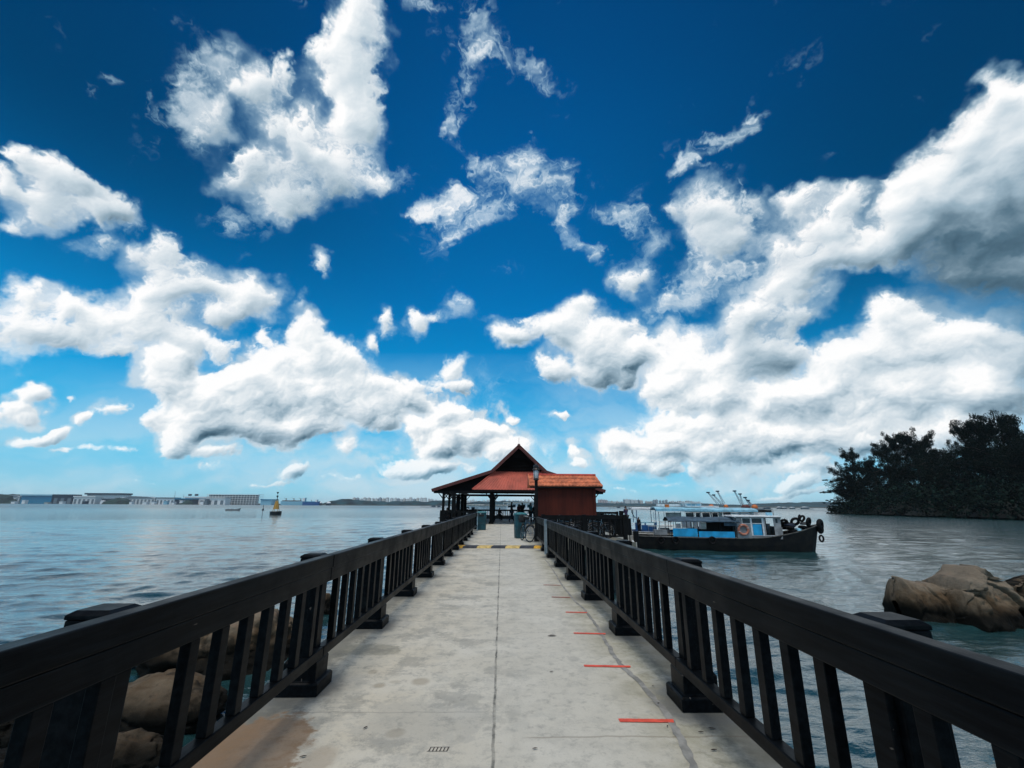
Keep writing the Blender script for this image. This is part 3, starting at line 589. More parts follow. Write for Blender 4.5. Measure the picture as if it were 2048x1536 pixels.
# sealed crack wandering down the right of the deck
M['sealant'] = mat('grey_crack_sealant', (.27, .265, .245), .8, var=.18, scale=8)
pts = [(1400, 1560), (1372, 1500), (1348, 1452), (1318, 1408), (1280, 1366), (1246, 1335), (1228, 1312), (1216, 1290), (1203, 1270), (1196, 1255), (1181, 1235), (1165, 1215), (1152, 1205), (1140, 1190), (1125, 1172), (1118, 1160), (1108, 1144), (1098, 1128), (1088, 1117)]
P3 = [at_z(x, y, 0) for x, y in pts]; rr = random.Random(3); vs = []; cnt = 0
for i in range(len(P3)-1):
    for s_ in range(6):
        p = P3[i].lerp(P3[i+1], s_/6); w = .028*(1-.5*(i/len(P3)))*rr.uniform(.72, 1.15); o = rr.uniform(-.007, .007); vs += [(p.x-w+o, p.y, .0035), (p.x+w+o, p.y, .0035)]; cnt += 1
tag(MB().add(vs, [(2*k, 2*k+1, 2*k+3, 2*k+2) for k in range(cnt-1)]).build('sealed_crack', M['sealant']), kind='structure')
# dry leaves and crumbs
M['leaf'] = mat('dead_leaf', (.035, .022, .015), .8, var=.4, scale=40)
def leaf(px, py, L, a, lab):
    L *= .8
    g = at_z(px, py, 0.004); vs = []; n = 7
    for k in range(n):
        t_ = k/(n-1); w = L*.17*sin(pi*min(max(t_, .03), .97))**.8; x = (t_-.5)*L
        vs += [(x, -w, .004+.25*w), (x, 0, .003), (x, w, .004+.3*w)]
    o = MB().add(vs, [(3*k+j, 3*k+3+j, 3*k+4+j, 3*k+1+j) for k in range(n-1) for j in (0, 1)]).build('dry_leaf', M['leaf'], loc=tuple(g)); o.rotation_euler.z = a
    tag(o, lab, 'leaf', 'dry leaves scattered on the deck')
leaf(1104, 1272, .13, .1, 'long dark curled leaf lying right of the centre joint'); leaf(1103, 1344, .05, .4, 'small dark leaf right of the centre joint, level with the second tape strip')
leaf(1070, 1498, .045, .2, 'dark crumpled leaf near the bottom edge, right of the centre joint'); leaf(1402, 1465, .05, 0, 'brown leaf by the foot of the right railing, just beyond the nearest tape')
leaf(1428, 1501, .055, .1, 'dark leaf in the bottom right corner of the deck'); leaf(1335, 1453, .03, 1, 'tiny leaf touching the nearest tape strip'); leaf(606, 1514, .05, .3, 'black leaf in the brown spill at the lower left')
leaf(731, 1456, .05, 1.0, 'small brown leaf left of the footprint mark'); leaf(1306, 1372, .03, .3, 'small leaf between the second tape strip and the right railing'); leaf(1317, 1407, .03, .5, 'small leaf halfway between the two nearest tape strips')
leaf(1424, 1458, .06, -.3, 'thin pale brown leaf against the right bottom rail')
# faint hatched scuff (a stamped plate in the slab)
g = at_z(876, 1498, .004); m_ = MB()
for k in range(6): m_.add([(-.06+k*.022+.004, -.022, 0), (-.06+k*.022+.009, -.022, 0), (-.06+k*.022+.016, .022, 0), (-.06+k*.022+.011, .022, 0)], [(0, 1, 2, 3)])
m_.add([(-.065, -.025, 0), (.06, -.025, 0), (.06, -.021, 0), (-.065, -.021, 0)], [(0, 1, 2, 3)]); m_.add([(-.05, .022, 0), (.07, .022, 0), (.07, .026, 0), (-.05, .026, 0)], [(0, 1, 2, 3)])
tag(m_.build('shoe_print', M['leaf'], loc=tuple(g)), 'small dark hatched shoe print on the concrete left of the joint', 'mark')

# ================================================================ shelter at the end of the pier
M['roofred'] = mat('dark_red_roof_sheet', (.46, .095, .06), .6, var=.16, scale=1.2, bump=.05)
M['roofdark'] = mat('brown_red_fascia', (.11, .022, .016), .6, var=.2)
M['soffit'] = mat('dark_boarded_soffit', (.010, .008, .008), .8, var=.2, spec=.1)
M['darkpost'] = mat('black_stained_post', (.006, .0065, .007), .7, var=.2, spec=.15)
def corrugated(q4, n, t, amp):
    """a roof sheet between eave points a,b and top points d,c with trapezoid ribs running down the slope"""
    a, b, c, d = [Vector(p) for p in q4]; nrm = (b-a).cross(d-a).normalized(); nrm = nrm if nrm.z > 0 else -nrm; m_ = MB(); vs = []; N = n*4
    for k in range(N+1):
        f = k/N; h = amp if k % 4 in (1, 2) else 0
        lo = a.lerp(b, f); hi = d.lerp(c, f); vs += [lo+nrm*h, hi+nrm*h, hi-nrm*t, lo-nrm*t]
    fs = []
    for k in range(N):
        i = 4*k; fs += [(i, i+4, i+5, i+1), (i+3, i+2, i+6, i+7), (i, i+3, i+7, i+4), (i+1, i+5, i+6, i+2)]
    fs += [(0, 1, 2, 3), (4*N+3, 4*N+2, 4*N+1, 4*N)]
    return m_.add(vs, fs)
def shelter():
    cx, yf, yb = 1.42, 37.9, 50.2; r = empty('shelter', (cx, yf, 0), 0, 'open sided jetty shelter with steep red gabled roof and shallow side wings on black posts', 'shelter')
    L = yb-yf; ap, br, ev = 6.42, 4.32, 2.72; xb, xe = 2.22, 7.12
    roof = MB()
    for s in (-1, 1):
        roof.slab([(s*xb, -.25, br), (0, -.25, ap), (0, L, ap), (s*xb, L, br)], .09); roof.slab([(s*xe, -.25, ev), (s*xb-s*.02, -.25, br+.01), (s*xb-s*.02, L, br+.01), (s*xe, L, ev)], .09)
    R = roof.build('roof', M['roofred'], r)
    for s in (-1, 1):
        for nme, a, b in (('verge_board', (s*.0, -.29, ap-.10), (s*(xb+.02), -.29, br-.10)), ('verge_board', (s*xb, -.292, br-.12), (s*(xe+.05), -.292, ev-.10))):
            MB().bar(a, b, .06, .25).build(nme, M['roofdark'], R)
        MB().box(s*xe-.04, s*xe+.04, -.25, L, ev-.20, ev-.02).build('gutter', M['darkpost'], R)
    MB().cyl((0, -.2, ap), (0, -.2, ap+.62), .012, n=6).build('lightning_rod', M['darkpost'], R)
    MB().bar((0, -.32, ap+.03), (0, L, ap+.03), .2, .08).build('ridge_cap', M['roofdark'], R)
    # louvred gable
    g = MB(); g.prism([(-xb*.98, br-.22), (xb*.98, br-.22), (0, ap-.22)], .28, .34); G = g.build('gable', M['soffit'], r)
    for k in range(9):
        z = br+.03+k*.12; w = xb*.90*(ap-.3-z)/(ap-br)
        if w < .2: break
        MB().cbox((0, 0, 0), (w*2, .12, .025), Matrix.Translation((0, .20, z)) @ Matrix.Rotation(radians(-35), 4, 'X')).build('louvre', M['darkpost'], G)
    # the red skirt roof that leans out under the gable, hipped at its sides
    y0, z0, z1 = -1.45, 2.66, 4.22
    corrugated([(-3.75, y0, z0), (3.75, y0, z0), (1.98, .30, z1), (-1.98, .30, z1)], 30, .05, .035).build('skirt_roof', M['roofred'], r)
    for s in (-1, 1):
        MB().bar((s*3.75, y0, z0+.04), (s*1.98, .30, z1+.04), .12, .08).build('hip_cap', M['roofred'], r)
        MB().slab([(s*3.75, y0, z0), (s*1.98, .30, z1), (s*3.6, .30, z0+.1), (s*3.75, .30, z0)], .04).build('skirt_cheek', M['soffit'], r)
    MB().box(-3.75, 3.75, y0-.03, y0+.02, z0-.16, z0+.0).build('skirt_fascia', M['darkpost'], r)
    # underside ceiling and beams
    MB().box(-xe+.1, xe-.1, -.1, .12, 2.40, 2.62).build('eave_beam', M['darkpost'], r)
    MB().box(-xe+.1, xe-.1, L-.4, L-.2, 2.40, 2.62).build('eave_beam', M['darkpost'], r)
    for x in (-6.2, -4.95, -2.25, 2.25, 4.95, 6.2): MB().box(x-.08, x+.08, .12, L-.4, 2.42, 2.60).build('tie_beam', M['darkpost'], r)
    for s in (-1, 1):                                   # dark infill between beam and wing roof at the front
        MB().prism([(s*2.0, 2.62), (s*6.7, 2.62), (s*6.9, 2.70), (s*2.2, 4.2)], .20, .26).build('wing_gable', M['soffit'], r)
    for y in (0.0, 4.2, 8.2, L-.3):
        for x in (-6.2, -5.35, -2.25, 2.25, 5.35, 6.2):
            if y in (4.2, 8.2) and abs(x) in (6.2, 5.35) and x > 0: continue
            if y == 0 and x == 2.25: pass
            w = .10 if abs(x) > 6 else .15
            P = MB().box(x-w, x+w, y-w, y+w, 0, 2.42).build('post', M['darkpost'], r, bevel=.02)
            for s in (-1, 1):
                MB().bar((x+s*w*.8, y, 2.0), (x+s*(w+.32), y, 2.42), .07, .07).build('bracket', M['darkpost'], P)
            MB().box(x-w-.06, x+w+.06, y-w-.06, y+w+.06, .002, .16).build('plinth', M['darkpost'], P)
    for k in (-3.0, -.95, 1.1, 3.1): MB().box(k-.05, k+.05, -1.3, .0, 2.38, 2.46).build('rafter_end', M['darkpost'], r)
    return r
shelter()
# ---- fences of the platform
def fence(a, b, n, label, rail=1.03, group=None):
    a = Vector(a); b = Vector(b); d = b-a; L = d.length; r = empty('platform_fence', a, atan2(d.y, d.x), label, 'fence', group)
    MB().box(0, L, -.04, .04, rail-.16, rail).build('handrail', M['darkpost'], r); MB().box(0, L, -.035, .035, .16, .24).build('bottom_rail', M['darkpost'], r)
    for k in range(n+1):
        x = min(max(L*k/n, .07), L-.07); MB().box(x-.08, x+.08, -.08, .08, -.001, rail+.03).build('post', M['darkpost'], r)
    m0 = None; nb = int(L/.235)
    for k in range(1, nb):
        if m0 is None: m0 = MB().box(-.03, .03, -.03, .03, .24, rail-.16).build('baluster', M['darkpost'], r); m0.location.x = L*k/nb
        else: c = m0.copy(); COL.objects.link(c); c.parent = r; c.location.x = L*k/nb
    return r
x0, x1, y0, y1 = PLAT
fence((x0+.15, y1-.2, 0), (x1-.2, y1-.2, 0), 7, 'black balustrade along the seaward back edge of the shelter platform')
fence((x0+.15, y0+.2, 0), (x0+.15, y1-.4, 0), 6, 'black balustrade down the left side of the shelter platform')
fence((x0+.3, y0+.2, 0), (-2.0, y0+.2, 0), 2, 'short black balustrade left of the walkway in front of the shelter')
fence((7.05, 35.3, 0), (8.95, 35.3, 0), 1, 'short black balustrade by the landing, right of the red kiosk')
fence((1.75, 20.15, 0), (5.45, 20.15, 0), 2, 'black balustrade across the parking bay in front of the red kiosk', 1.06)
fence((5.45, 20.35, 0), (5.45, 36.3, 0), 7, 'black balustrade along the outer side of the parking bay')
fence((-1.62, 29.2, 0), (-1.62, 36.5, 0), 3, 'black balustrade left of the walkway, beyond the litter bin')
# ---- landing step on the right
l = MB(); l.box(7.1, 9.35, 33.1, 36.59, -.52, -.06); l.box(7.6, 9.3, 32.4, 33.1, -.95, -.5); l.box(8.0, 9.25, 31.8, 32.4, -1.35, -.92)
tag(l.build('landing_steps', M['concrete'], bevel=.02), 'pale concrete landing with steps going down beside the moored boats', 'landing')
for i, (px, Y, w, h0, h1, lab) in enumerate([(1243, 33.6, .17, -3.2, 1.12, 'tall black fender pile at the landing edge'), (1256, 32.6, .22, -3.2, .62, 'thick black fender pile between landing and blue boat'), (1270, 32.0, .2, -3.2, -.2, 'short black fender pile nearest the blue boat')]):
    p = at_y(px, 1040, Y); o = MB().cyl((0, 0, h0), (0, 0, h1), w, w*.92, 14).build('fender_pile', M['tarred'], loc=(p.x, p.y, 0)); tag(o, lab, 'pile', 'fender piles at the landing')
for i, (px, py, Y, rx, lab) in enumerate([(1212, 1073, 31.5, .12, 'white plastic float hanging under the landing'), (1232, 1080, 31.0, .10, 'small white float under the landing, close to the water'), (1266, 1086, 31.2, .09, 'tiny white float near the blue boat stern')]):
    p = at_y(px, py, Y); o = MB().lathe([(.02, -.14), (rx, -.10), (rx, .1), (rx*.5, .14), (.03, .17)], n=12).build('float', M['whitepaint'], smooth=True, loc=tuple(p)); tag(o, lab, 'float', 'white floats under the landing')

# ================================================================ kiosk
def kiosk():
    m, q, p = mat_base('dark_red_boarded_wall'); co = q.new('ShaderNodeTexCoord').outputs['Object']; X = q.xyz(co)[0]
    s = q.m('PINGPONG', X, .09); g = q.noise(q.vm('MULTIPLY', co, (1, 1, .2)), 2.4, 6, .6)
    c = q.mix(q.mr(g, .35, .7), (.060, .010, .006), (.105, .018, .009)); c = q.mix(q.mr(s, .008, .0, 0, .6), c, (.02, .006, .005))
    q.l.new(c, p.inputs['Base Color']); p.inputs['Roughness'].default_value = .75; p.inputs['Specular IOR Level'].default_value = .25; M['redwall'] = m
    M['tile'] = mat('orange_red_roof_tile', (.60, .165, .07), .55, var=.25, scale=3)
    r = empty('kiosk', (3.35, 24.6, 0), 0, 'small dark red walled kiosk with orange tiled roof right of the walkway', 'kiosk')
    w, d = 1.50, 1.2
    b = MB(); b.box(-w, w, -d/2, d/2, .93, 2.50); W = b.build('wall', M['redwall'], r)
    MB().box(-w-.03, w+.03, -d/2-.03, d/2+.03, .002, .925).build('base', M['darkpost'], r)
    for x in (-w-.01, -.95, w+.01): MB().box(x-.05, x+.05, -d/2-.045, -d/2-.004, .90, 2.46).build('trim', M['redwall'], W)
    MB().box(w-.02, w+.10, -d/2-.05, -d/2+.05, .93, 2.42).build('corner_post', M['redwall'], W)
    # gabled tile roof, ridge along x; courses with a wavy lower edge
    ez, rz, yo = 2.44, 3.06, .82
    xa, xb_ = -1.92, 1.96
    R = MB()
    R.prism([(0, 0)]*0 or [(-1, 0), (1, 0), (0, 1)], 0, .001) if False else None
    for s in (-1, 1):
        R.slab([(xa, s*yo, ez), (xb_, s*yo, ez), (xb_-.22, 0, rz-.03), (xa+.03, 0, rz-.03)], .05)
    RO = R.build('roof', M['tile'], r)
    for s in (-1, 1):
        for c_ in range(3):
            f0 = c_/3; f1 = (c_+1)/3+.03; n = 96; vs = []; fs = []
            for k in range(n+1):
                u = k/n; wob = .015*sin(u*2*pi*22); up = .013*cos(u*2*pi*22)
                for f, lift in ((f0, .055), (f1, .010)):
                    fy = f-(.05 if f == f0 and c_ else 0); y_ = s*yo*(1-fy)-s*wob*(1 if f == f0 else 0)*0; z_ = ez+(rz-ez)*fy
                    x_ = (xa+.0)+(xb_-.22*f-xa)*u; vs.append((x_, y_, z_+lift+up*(1 if f == f0 else .4)))
                vs.append((vs[-2][0], vs[-2][1], vs[-2][2]-.045))
            for k in range(n): i = 3*k; fs += [(i, i+3, i+4, i+1), (i, i+2, i+5, i+3)]
            MB().add(vs, fs).build('tile_course', M['tile'], RO, smooth=False)
    MB().tube([(xa-.02, 0, rz+.01), (xb_-.20, 0, rz+.01)], .07, 10).build('ridge_tile', mat('ridge_tile_red', (.50, .06, .035), .4), RO)
    for x in (xa+.02, ): 
        for s in (-1, 1): MB().bar((x, s*yo, ez+.0), (x, 0, rz), .05, .14).build('verge_board', M['tile'], RO)
    MB().prism([(-.62, 2.5), (.62, 2.5), (0, 2.98)], -.02, .02).build('gable', M['redwall'], r).matrix_local = Matrix.Translation((-w+.05, 0, 0)) @ Matrix.Rotation(pi/2, 4, 'Z')
    g2 = MB().prism([(-.62, 2.5), (.62, 2.5), (0, 2.98)], -.02, .02).build('gable', M['redwall'], r); g2.matrix_local = Matrix.Translation((w-.05, 0, 0)) @ Matrix.Rotation(pi/2, 4, 'Z')
    MB().box(xa+.05, xb_-.02, -yo-.02, -yo+.05, ez-.10, ez-.01).build('fascia', M['darkpost'], r)
kiosk()
# ================================================================ lamp
def lamp():
    p0 = at_y(1073, 1040, 19.75); r = empty('street_lamp', (p0.x, p0.y, 0), 0, 'black street lamp with glass cylinder lantern in front of the red kiosk', 'street lamp')
    m = MB(); m.box(-.065, .065, -.065, .065, .004, 2.50); m.box(-.10, .10, -.10, .10, .003, .25); m.build('post', M['darkpost'], r, bevel=.006)
    MB().lathe([(.06, 2.5), (.12, 2.53), (.12, 2.56), (.07, 2.60)], n=14).build('collar', M['black'], r)
    gm, q, p = mat_base('lantern_glass'); p.inputs['Base Color'].default_value = (.55, .62, .66, 1); p.inputs['Roughness'].default_value = .25; p.inputs['Alpha'].default_value = .75
    MB().lathe([(.095, 2.60), (.115, 2.62), (.115, 2.92), (.095, 2.94)], n=16).build('lantern_glass', gm, r, smooth=True)
    c = MB(); c.lathe([(.15, 2.95), (.155, 2.97), (.10, 3.06), (.12, 3.08), (.12, 3.15), (.05, 3.19), (.015, 3.24)], n=14)
    for k in range(4): a = pi/4+k*pi/2; c.cyl((.122*cos(a), .122*sin(a), 2.6), (.122*cos(a), .122*sin(a), 2.95), .009, n=6)
    c.build('lantern_cap', M['black'], r)
lamp()
# ================================================================ litter bins
def litter_bin(loc, rz, lab, w=.30, d=.27, h=1.10, label_plate=False):
    r = empty('litter_bin', loc, rz, lab, 'litter bin')
    b = MB(); n = 20
    def sq(k, e=5.0): a = 2*pi*k/n; c, s_ = cos(a), sin(a); return (abs(c)**(2/e)*(1 if c > 0 else -1), abs(s_)**(2/e)*(1 if s_ > 0 else -1))
    vs = []; prof = [(.90, .004), (.95, .10), (.96, .36), (.985, .37), (.985, .40), (.965, .41), (1.0, .98), (.97, 1.0)]
    for f, z in prof:
        for k in range(n): x, y = sq(k); vs.append((x*w*f, y*d*f, z*h/1.1))
    fs = [(i*n+k, i*n+(k+1) % n, (i+1)*n+(k+1) % n, (i+1)*n+k) for i in range(len(prof)-1) for k in range(n)]+[tuple(range(n))[::-1], tuple(range(len(vs)-n, len(vs)))]
    b.add(vs, fs); b.build('body', M['teal'], r)
    vs = []; prof = [(1.06, 1.0), (1.07, 1.03), (.9, 1.075), (.5, 1.10), (.1, 1.11)]
    for f, z in prof:
        for k in range(n): x, y = sq(k); vs.append((x*w*f, y*d*f, z*h/1.1))
    fs = [(i*n+k, i*n+(k+1) % n, (i+1)*n+(k+1) % n, (i+1)*n+k) for i in range(len(prof)-1) for k in range(n)]+[tuple(range(n))[::-1], tuple(range(len(vs)-n, len(vs)))]
    MB().add(vs, fs).build('lid', M['teallid'], r)
    MB().box(-.17, .17, -d-.012, -d+.02, .80, .92).build('mouth', M['black'], r)
    if label_plate: MB().box(-.10, -.02, -d-.016, -d-.013, .935, .965).build('sticker', M['whitepaint'], r)
    return r
p = at_z(977, 1061, 0); litter_bin((-1.22, 28.6, 0), .0, 'dark teal litter bin with green lid against the left railing end', label_plate=True)
litter_bin((.88, 21.6, 0), .25, 'tall dark teal litter bin behind the parked bicycle', w=.27, d=.24, h=1.14)
# ================================================================ bicycles
M['frameblue'] = mat('dark_blue_bike_frame', (.015, .06, .10), .3); M['spoke'] = mat('spokes', (.35, .37, .38), .4, .7)
def bicycle(loc, rz, lean, lab, group=None, frame='frameblue', rim='chrome', steer=0.0, basket=False):
    """length along +y (front wheel at +y), leaning about y"""
    r = empty('bicycle', loc, 0, lab, 'bicycle', group); r.rotation_euler = (0, lean, rz); R = .335
    for yc, st in ((-.52, 0), (.53, steer)):
        wM = Matrix.Rotation(st, 3, 'Z')
        w = MB(); w.torus((0, 0, 0), R-.017, .018, 'x', 32, 8, wM); W = w.build('tyre', M['rubber'], r, smooth=True, loc=(0, yc, R))
        MB().torus((0, 0, 0), R-.042, .011, 'x', 32, 6, wM).build('rim', M[rim], W, smooth=True)
        sp = MB()
        for k in range(16):
            a = 2*pi*k/16; e = wM @ Vector((0, (R-.045)*cos(a), (R-.045)*sin(a))); h = wM @ Vector((.025*(1 if k % 2 else -1), .02*cos(a+.8), .02*sin(a+.8))); sp.cyl(h, e, .0022, n=4)
        sp.build('spokes', M['spoke'], W); MB().cyl(wM @ Vector((-.045, 0, 0)), wM @ Vector((.045, 0, 0)), .02, n=10).build('hub', M['chrome'], W)
        f = MB(); pts = [wM @ Vector((0, (R+.03)*cos(a), (R+.03)*sin(a))) for a in np.linspace(.4 if yc < 0 else .9, 2.9, 12)]
        f.tube(pts, .022, 6); f.build('mudguard', M['black'], W)
    bb = Vector((0, -.08, .29)); st = Vector((0, -.22, .74)); hd = Vector((0, .34, .78)); hd2 = Vector((0, .38, .64)); ra = Vector((0, -.52, R))
    f = MB(); f.cyl(bb, st, .017); f.cyl(st, hd, .016); f.cyl(bb, hd2, .020); f.cyl(hd, hd2, .022)
    for s in (-1, 1): f.cyl(bb+Vector((s*.03, 0, 0)), ra+Vector((s*.06, 0, 0)), .010); f.cyl(st+Vector((s*.02, 0, 0)), ra+Vector((s*.06, 0, 0)), .009)
    f.build('frame', M[frame], r, smooth=True)
    k = MB()
    for s in (-1, 1): k.tube([hd2+Vector((s*.045, 0, 0)), Vector((s*.05, .46, .5)), Vector((s*.05, .53, R))], .012, 6)
    k.cyl(hd2+Vector((-.05, 0, 0)), hd2+Vector((.05, 0, 0)), .014); k.build('fork', M['chrome'], r, smooth=True)
    h = MB(); h.cyl(hd, hd+Vector((0, -.05, .20)), .014); c = hd+Vector((0, -.05, .20)); h.tube([c+Vector((-.29, -.13, .02)), c+Vector((-.22, .0, .03)), c+Vector((0, .03, 0)), c+Vector((.22, .0, .03)), c+Vector((.29, -.13, .02))], .012, 8); H = h.build('handlebar', M['chrome'], r, smooth=True)
    for s in (-1, 1): MB().cyl(c+Vector((s*.27, -.08, .02)), c+Vector((s*.31, -.17, .02)), .018, n=8).build('grip', M['rubber'], H)
    s_ = MB(); s_.add([(-.075, -.36, .93), (.075, -.36, .93), (.03, -.10, .925), (-.03, -.10, .925), (-.06, -.36, .88), (.06, -.36, .88), (.018, -.10, .89), (-.018, -.10, .89)], [(0, 1, 2, 3), (7, 6, 5, 4), (0, 4, 5, 1), (1, 5, 6, 2), (2, 6, 7, 3), (3, 7, 4, 0)])
    S = s_.build('saddle', M['rubber'], r, bevel=.02); MB().cyl(st, Vector((0, -.25, .89)), .013).build('seat_post', M['chrome'], S)
    c_ = MB(); c_.cyl((.045, -.08, .29), (.052, -.08, .29), .09, n=20); c_.cyl((.05, -.08, .29), (.06, .04, .17), .012); c_.cyl((-.05, -.08, .29), (-.06, -.20, .41), .012); C_ = c_.build('crank', M['chrome'], r)
    MB().box(.05, .14, .0, .08, .155, .18).build('pedal', M['rubber'], C_); MB().box(-.14, -.05, -.24, -.16, .40, .425).build('pedal', M['rubber'], C_)
    g = MB(); g.bar((-.05, -.72, .70), (.05, -.72, .70), .02, .02); g.bar((-.05, -.72, .70), (-.05, -.34, .70), .014, .014); g.bar((.05, -.72, .70), (.05, -.34, .70), .014, .014); g.bar((.05, -.6, .70), (.06, -.52, .34), .012, .012); g.bar((-.05, -.6, .70), (-.06, -.52, .34), .012, .012)
    g.build('carrier', M['black'], r)
    if basket: MB().box(-.17, .17, .44, .70, .70, .92).build('basket', M['black'], r)
    return r
# parked against the right railing, front wheel towards the camera
bicycle((1.02, 19.75, 0), pi+.24, -.12, 'black bicycle with pale wheel rims leaning on the end of the right railing', basket=False, steer=.35)
p = (1.02, 19.75)
tag(MB().lathe([(.02, .0), (.15, .01), (.17, .12), (.15, .30), (.08, .34)], n=12).build('saddle_bag', M['cloth_dark'], loc=(.93, 20.25, .74), smooth=True), 'black bag standing on the carrier of the bicycle', 'bag')
for i, (x, y, rz, le, fr, lab) in enumerate([(2.35, 21.3, 1.35, .1, 'black', 'dark bicycle parked below the red kiosk, leftmost of the row'), (3.0, 21.6, 1.75, -.1, 'frameblue', 'bicycle with silver handlebar parked in the middle below the red kiosk'),
      (3.75, 21.4, 1.45, .12, 'black', 'black bicycle parked below the red kiosk, third from the walkway'), (4.5, 21.7, 1.7, .08, 'frameblue', 'dark bicycle parked at the right end below the red kiosk')]):
    bicycle((x, y, 0), rz, le, lab, 'bicycles parked in front of the kiosk', fr)
# ================================================================ benches and table under the shelter
def bench(x, y, L, lab):
    r = empty('bench', (x, y, 0), 0, lab, 'bench', 'dark benches under the shelter')
    MB().box(-L/2, L/2, -.2, .2, .40, .46).build('seat', M['darkpost'], r, bevel=.01)
    for s in (-1, 1): MB().box(s*(L/2-.2)-.05, s*(L/2-.2)+.05, -.17, .17, .002, .40).build('leg', M['darkpost'], r)
bench(-4.0, 38.6, 2.4, 'dark bench at the left front of the shelter'); bench(-1.0, 47.6, 2.4, 'dark bench by the back balustrade, left of the standing people'); bench(2.2, 47.6, 2.0, 'dark bench by the back balustrade behind the group of people')

# ================================================================ people
def skin_mesh(name, chains, mat_, parent, sub=2, root=0):
    """chains: lists of (x,y,z,r); equal points are joined into one skeleton"""
    vs = []; rs = []; es = []; idx = {}
    for ch in chains:
        prev = None
        for (x, y, z, r_) in ch:
            k = (round(x, 3), round(y, 3), round(z, 3))
            if k not in idx: idx[k] = len(vs); vs.append((x, y, z)); rs.append(r_)
            if prev is not None and prev != idx[k]: es.append((prev, idx[k]))
            prev = idx[k]
    me = bpy.data.meshes.new(name); me.from_pydata(vs, es, []); o = bpy.data.objects.new(name, me); me.materials.append(mat_)
    COL.objects.link(o); o.parent = parent
    sk = o.modifiers.new('skin', 'SKIN'); sk.use_smooth_shade = True
    for i, d in enumerate(me.skin_vertices[0].data): rr_ = rs[i]; d.radius = rr_ if isinstance(rr_, tuple) else (rr_, rr_)
    me.skin_vertices[0].data[root].use_root = True
    su = o.modifiers.new('sub', 'SUBSURF'); su.levels = sub; su.render_levels = sub
    return o
def person(loc, rz, lab, shirt='dark', trousers='dark', pose='stand', h=1.70, hair_long=False, arms=(0.15, 0.15), lean=0.0):
    r = empty('person', loc, rz, lab, 'person'); k = h/1.72; r.scale = (k, k, k)
    if pose == 'stand' or pose == 'walk':
        hipz = .92; st = .0 if pose == 'stand' else .24
        L = [(0, 0, hipz), (-.10, 0, .88), (-.105, -st*.6, .50), (-.11, -st, .09), (-.11, -st-.10, .035)]; Rr = [(0, 0, hipz), (.10, 0, .88), (.105, st*.35-.02, .50), (.11, st, .10), (.11, st-.10, .035)]
    else:
        hipz = .52; L = [(0, 0, hipz), (-.10, -.02, .51), (-.13, -.44, .52), (-.13, -.46, .09), (-.13, -.58, .035)]; Rr = [(0, 0, hipz), (.10, -.02, .51), (.13, -.44, .52), (.13, -.42, .09), (.13, -.54, .035)]
    fl = lean; tz = hipz
    sp = [(0, 0, tz), (0, -.02-fl*.2, tz+.18), (0, -fl*.6, tz+.38), (0, -fl*.85, tz+.50), (0, -.01-fl*1.0, tz+.585), (0, -.03-fl*1.15, tz+.68), (0, -.03-fl*1.2, tz+.77)]
    spr = [(.15, .11), (.125, .095), (.155, .105), (.11, .08), (.052, .052), (.083, .095), (.068, .078)]
    torso = [(p_[0], p_[1], p_[2], q_) for p_, q_ in zip(sp, spr)]
    lr = [None, .092, .062, .043, .034]
    def leg(P, rr_=0): return [(*P[0], spr[0])]+[(*p_, lr[i]+rr_) for i, p_ in enumerate(P) if i]
    def arm(s, sw, rr_=0, cut=9):
        sh = sp[3]; a = [(sh[0], sh[1], sh[2], spr[3]), (s*.17, sh[1], sh[2]-.01, .052+rr_), (s*.20, sh[1]-sw*.25, sh[2]-.27, .042+rr_), (s*.19, sh[1]-sw, sh[2]-.50+abs(sw)*.5, .030+rr_), (s*.18, sh[1]-sw-.03, sh[2]-.58+abs(sw)*.5, .028)]
        return a[:cut]
    body = skin_mesh('body', [torso, leg(L), leg(Rr), arm(-1, arms[0]), arm(1, arms[1])], M['skin'], r)
    g = .014; fat = lambda c: [(x, y, z, tuple(v+g for v in q_) if isinstance(q_, tuple) else q_+g) for x, y, z, q_ in c]
    skin_mesh('shirt', [fat(torso[:4]), fat(arm(-1, arms[0], 0, 3)), fat(arm(1, arms[1], 0, 3))], M['cloth_'+shirt], r)
    skin_mesh('trousers', [fat(leg(L)[:4]), fat(leg(Rr)[:4])], M['cloth_'+trousers], r)
    hd = sp[5]; hc = [(hd[0], hd[1]+.018, hd[2]+.02, (.085, .09)), (hd[0], hd[1]+.02, hd[2]+.095, (.07, .075))]
    if hair_long: hc = [(hd[0], hd[1]+.055, hd[2]-.14, (.06, .04))]+hc
    skin_mesh('hair', [hc], M['hair'], r)
    return r
def at_head(px, py, Y, h): p_ = at_y(px, py, Y); return (p_.x, Y)
for (px, Y, rz, lab, kw) in [
    (1023, 41.5, 1.4, 'person in dark clothes striding across the shelter, between the central post and the group', dict(pose='walk', h=1.80, arms=(.2, -.15), shirt='dark', trousers='jeans')),
    (1038, 43.5, .4, 'shorter person in dark red top at the left of the group beside the red kiosk', dict(h=1.62, shirt='maroon', trousers='dark', arms=(.25, .1))),
    (1044.5, 44.2, -.3, 'person in black standing in the middle of the group, arms raised to face', dict(h=1.76, shirt='dark', trousers='navy', arms=(.42, .30))),
    (1061, 41.0, .9, 'person with long hair and teal top at the right of the group', dict(h=1.74, shirt='cyan', trousers='dark', hair_long=True)),
    (1069.5, 42.0, -.8, 'person in black half hidden behind the lamp post', dict(h=1.62, shirt='dark', trousers='dark'))]:
    x = at_y(px, 1030, Y).x; person((x, Y, .002), rz, lab, **kw)
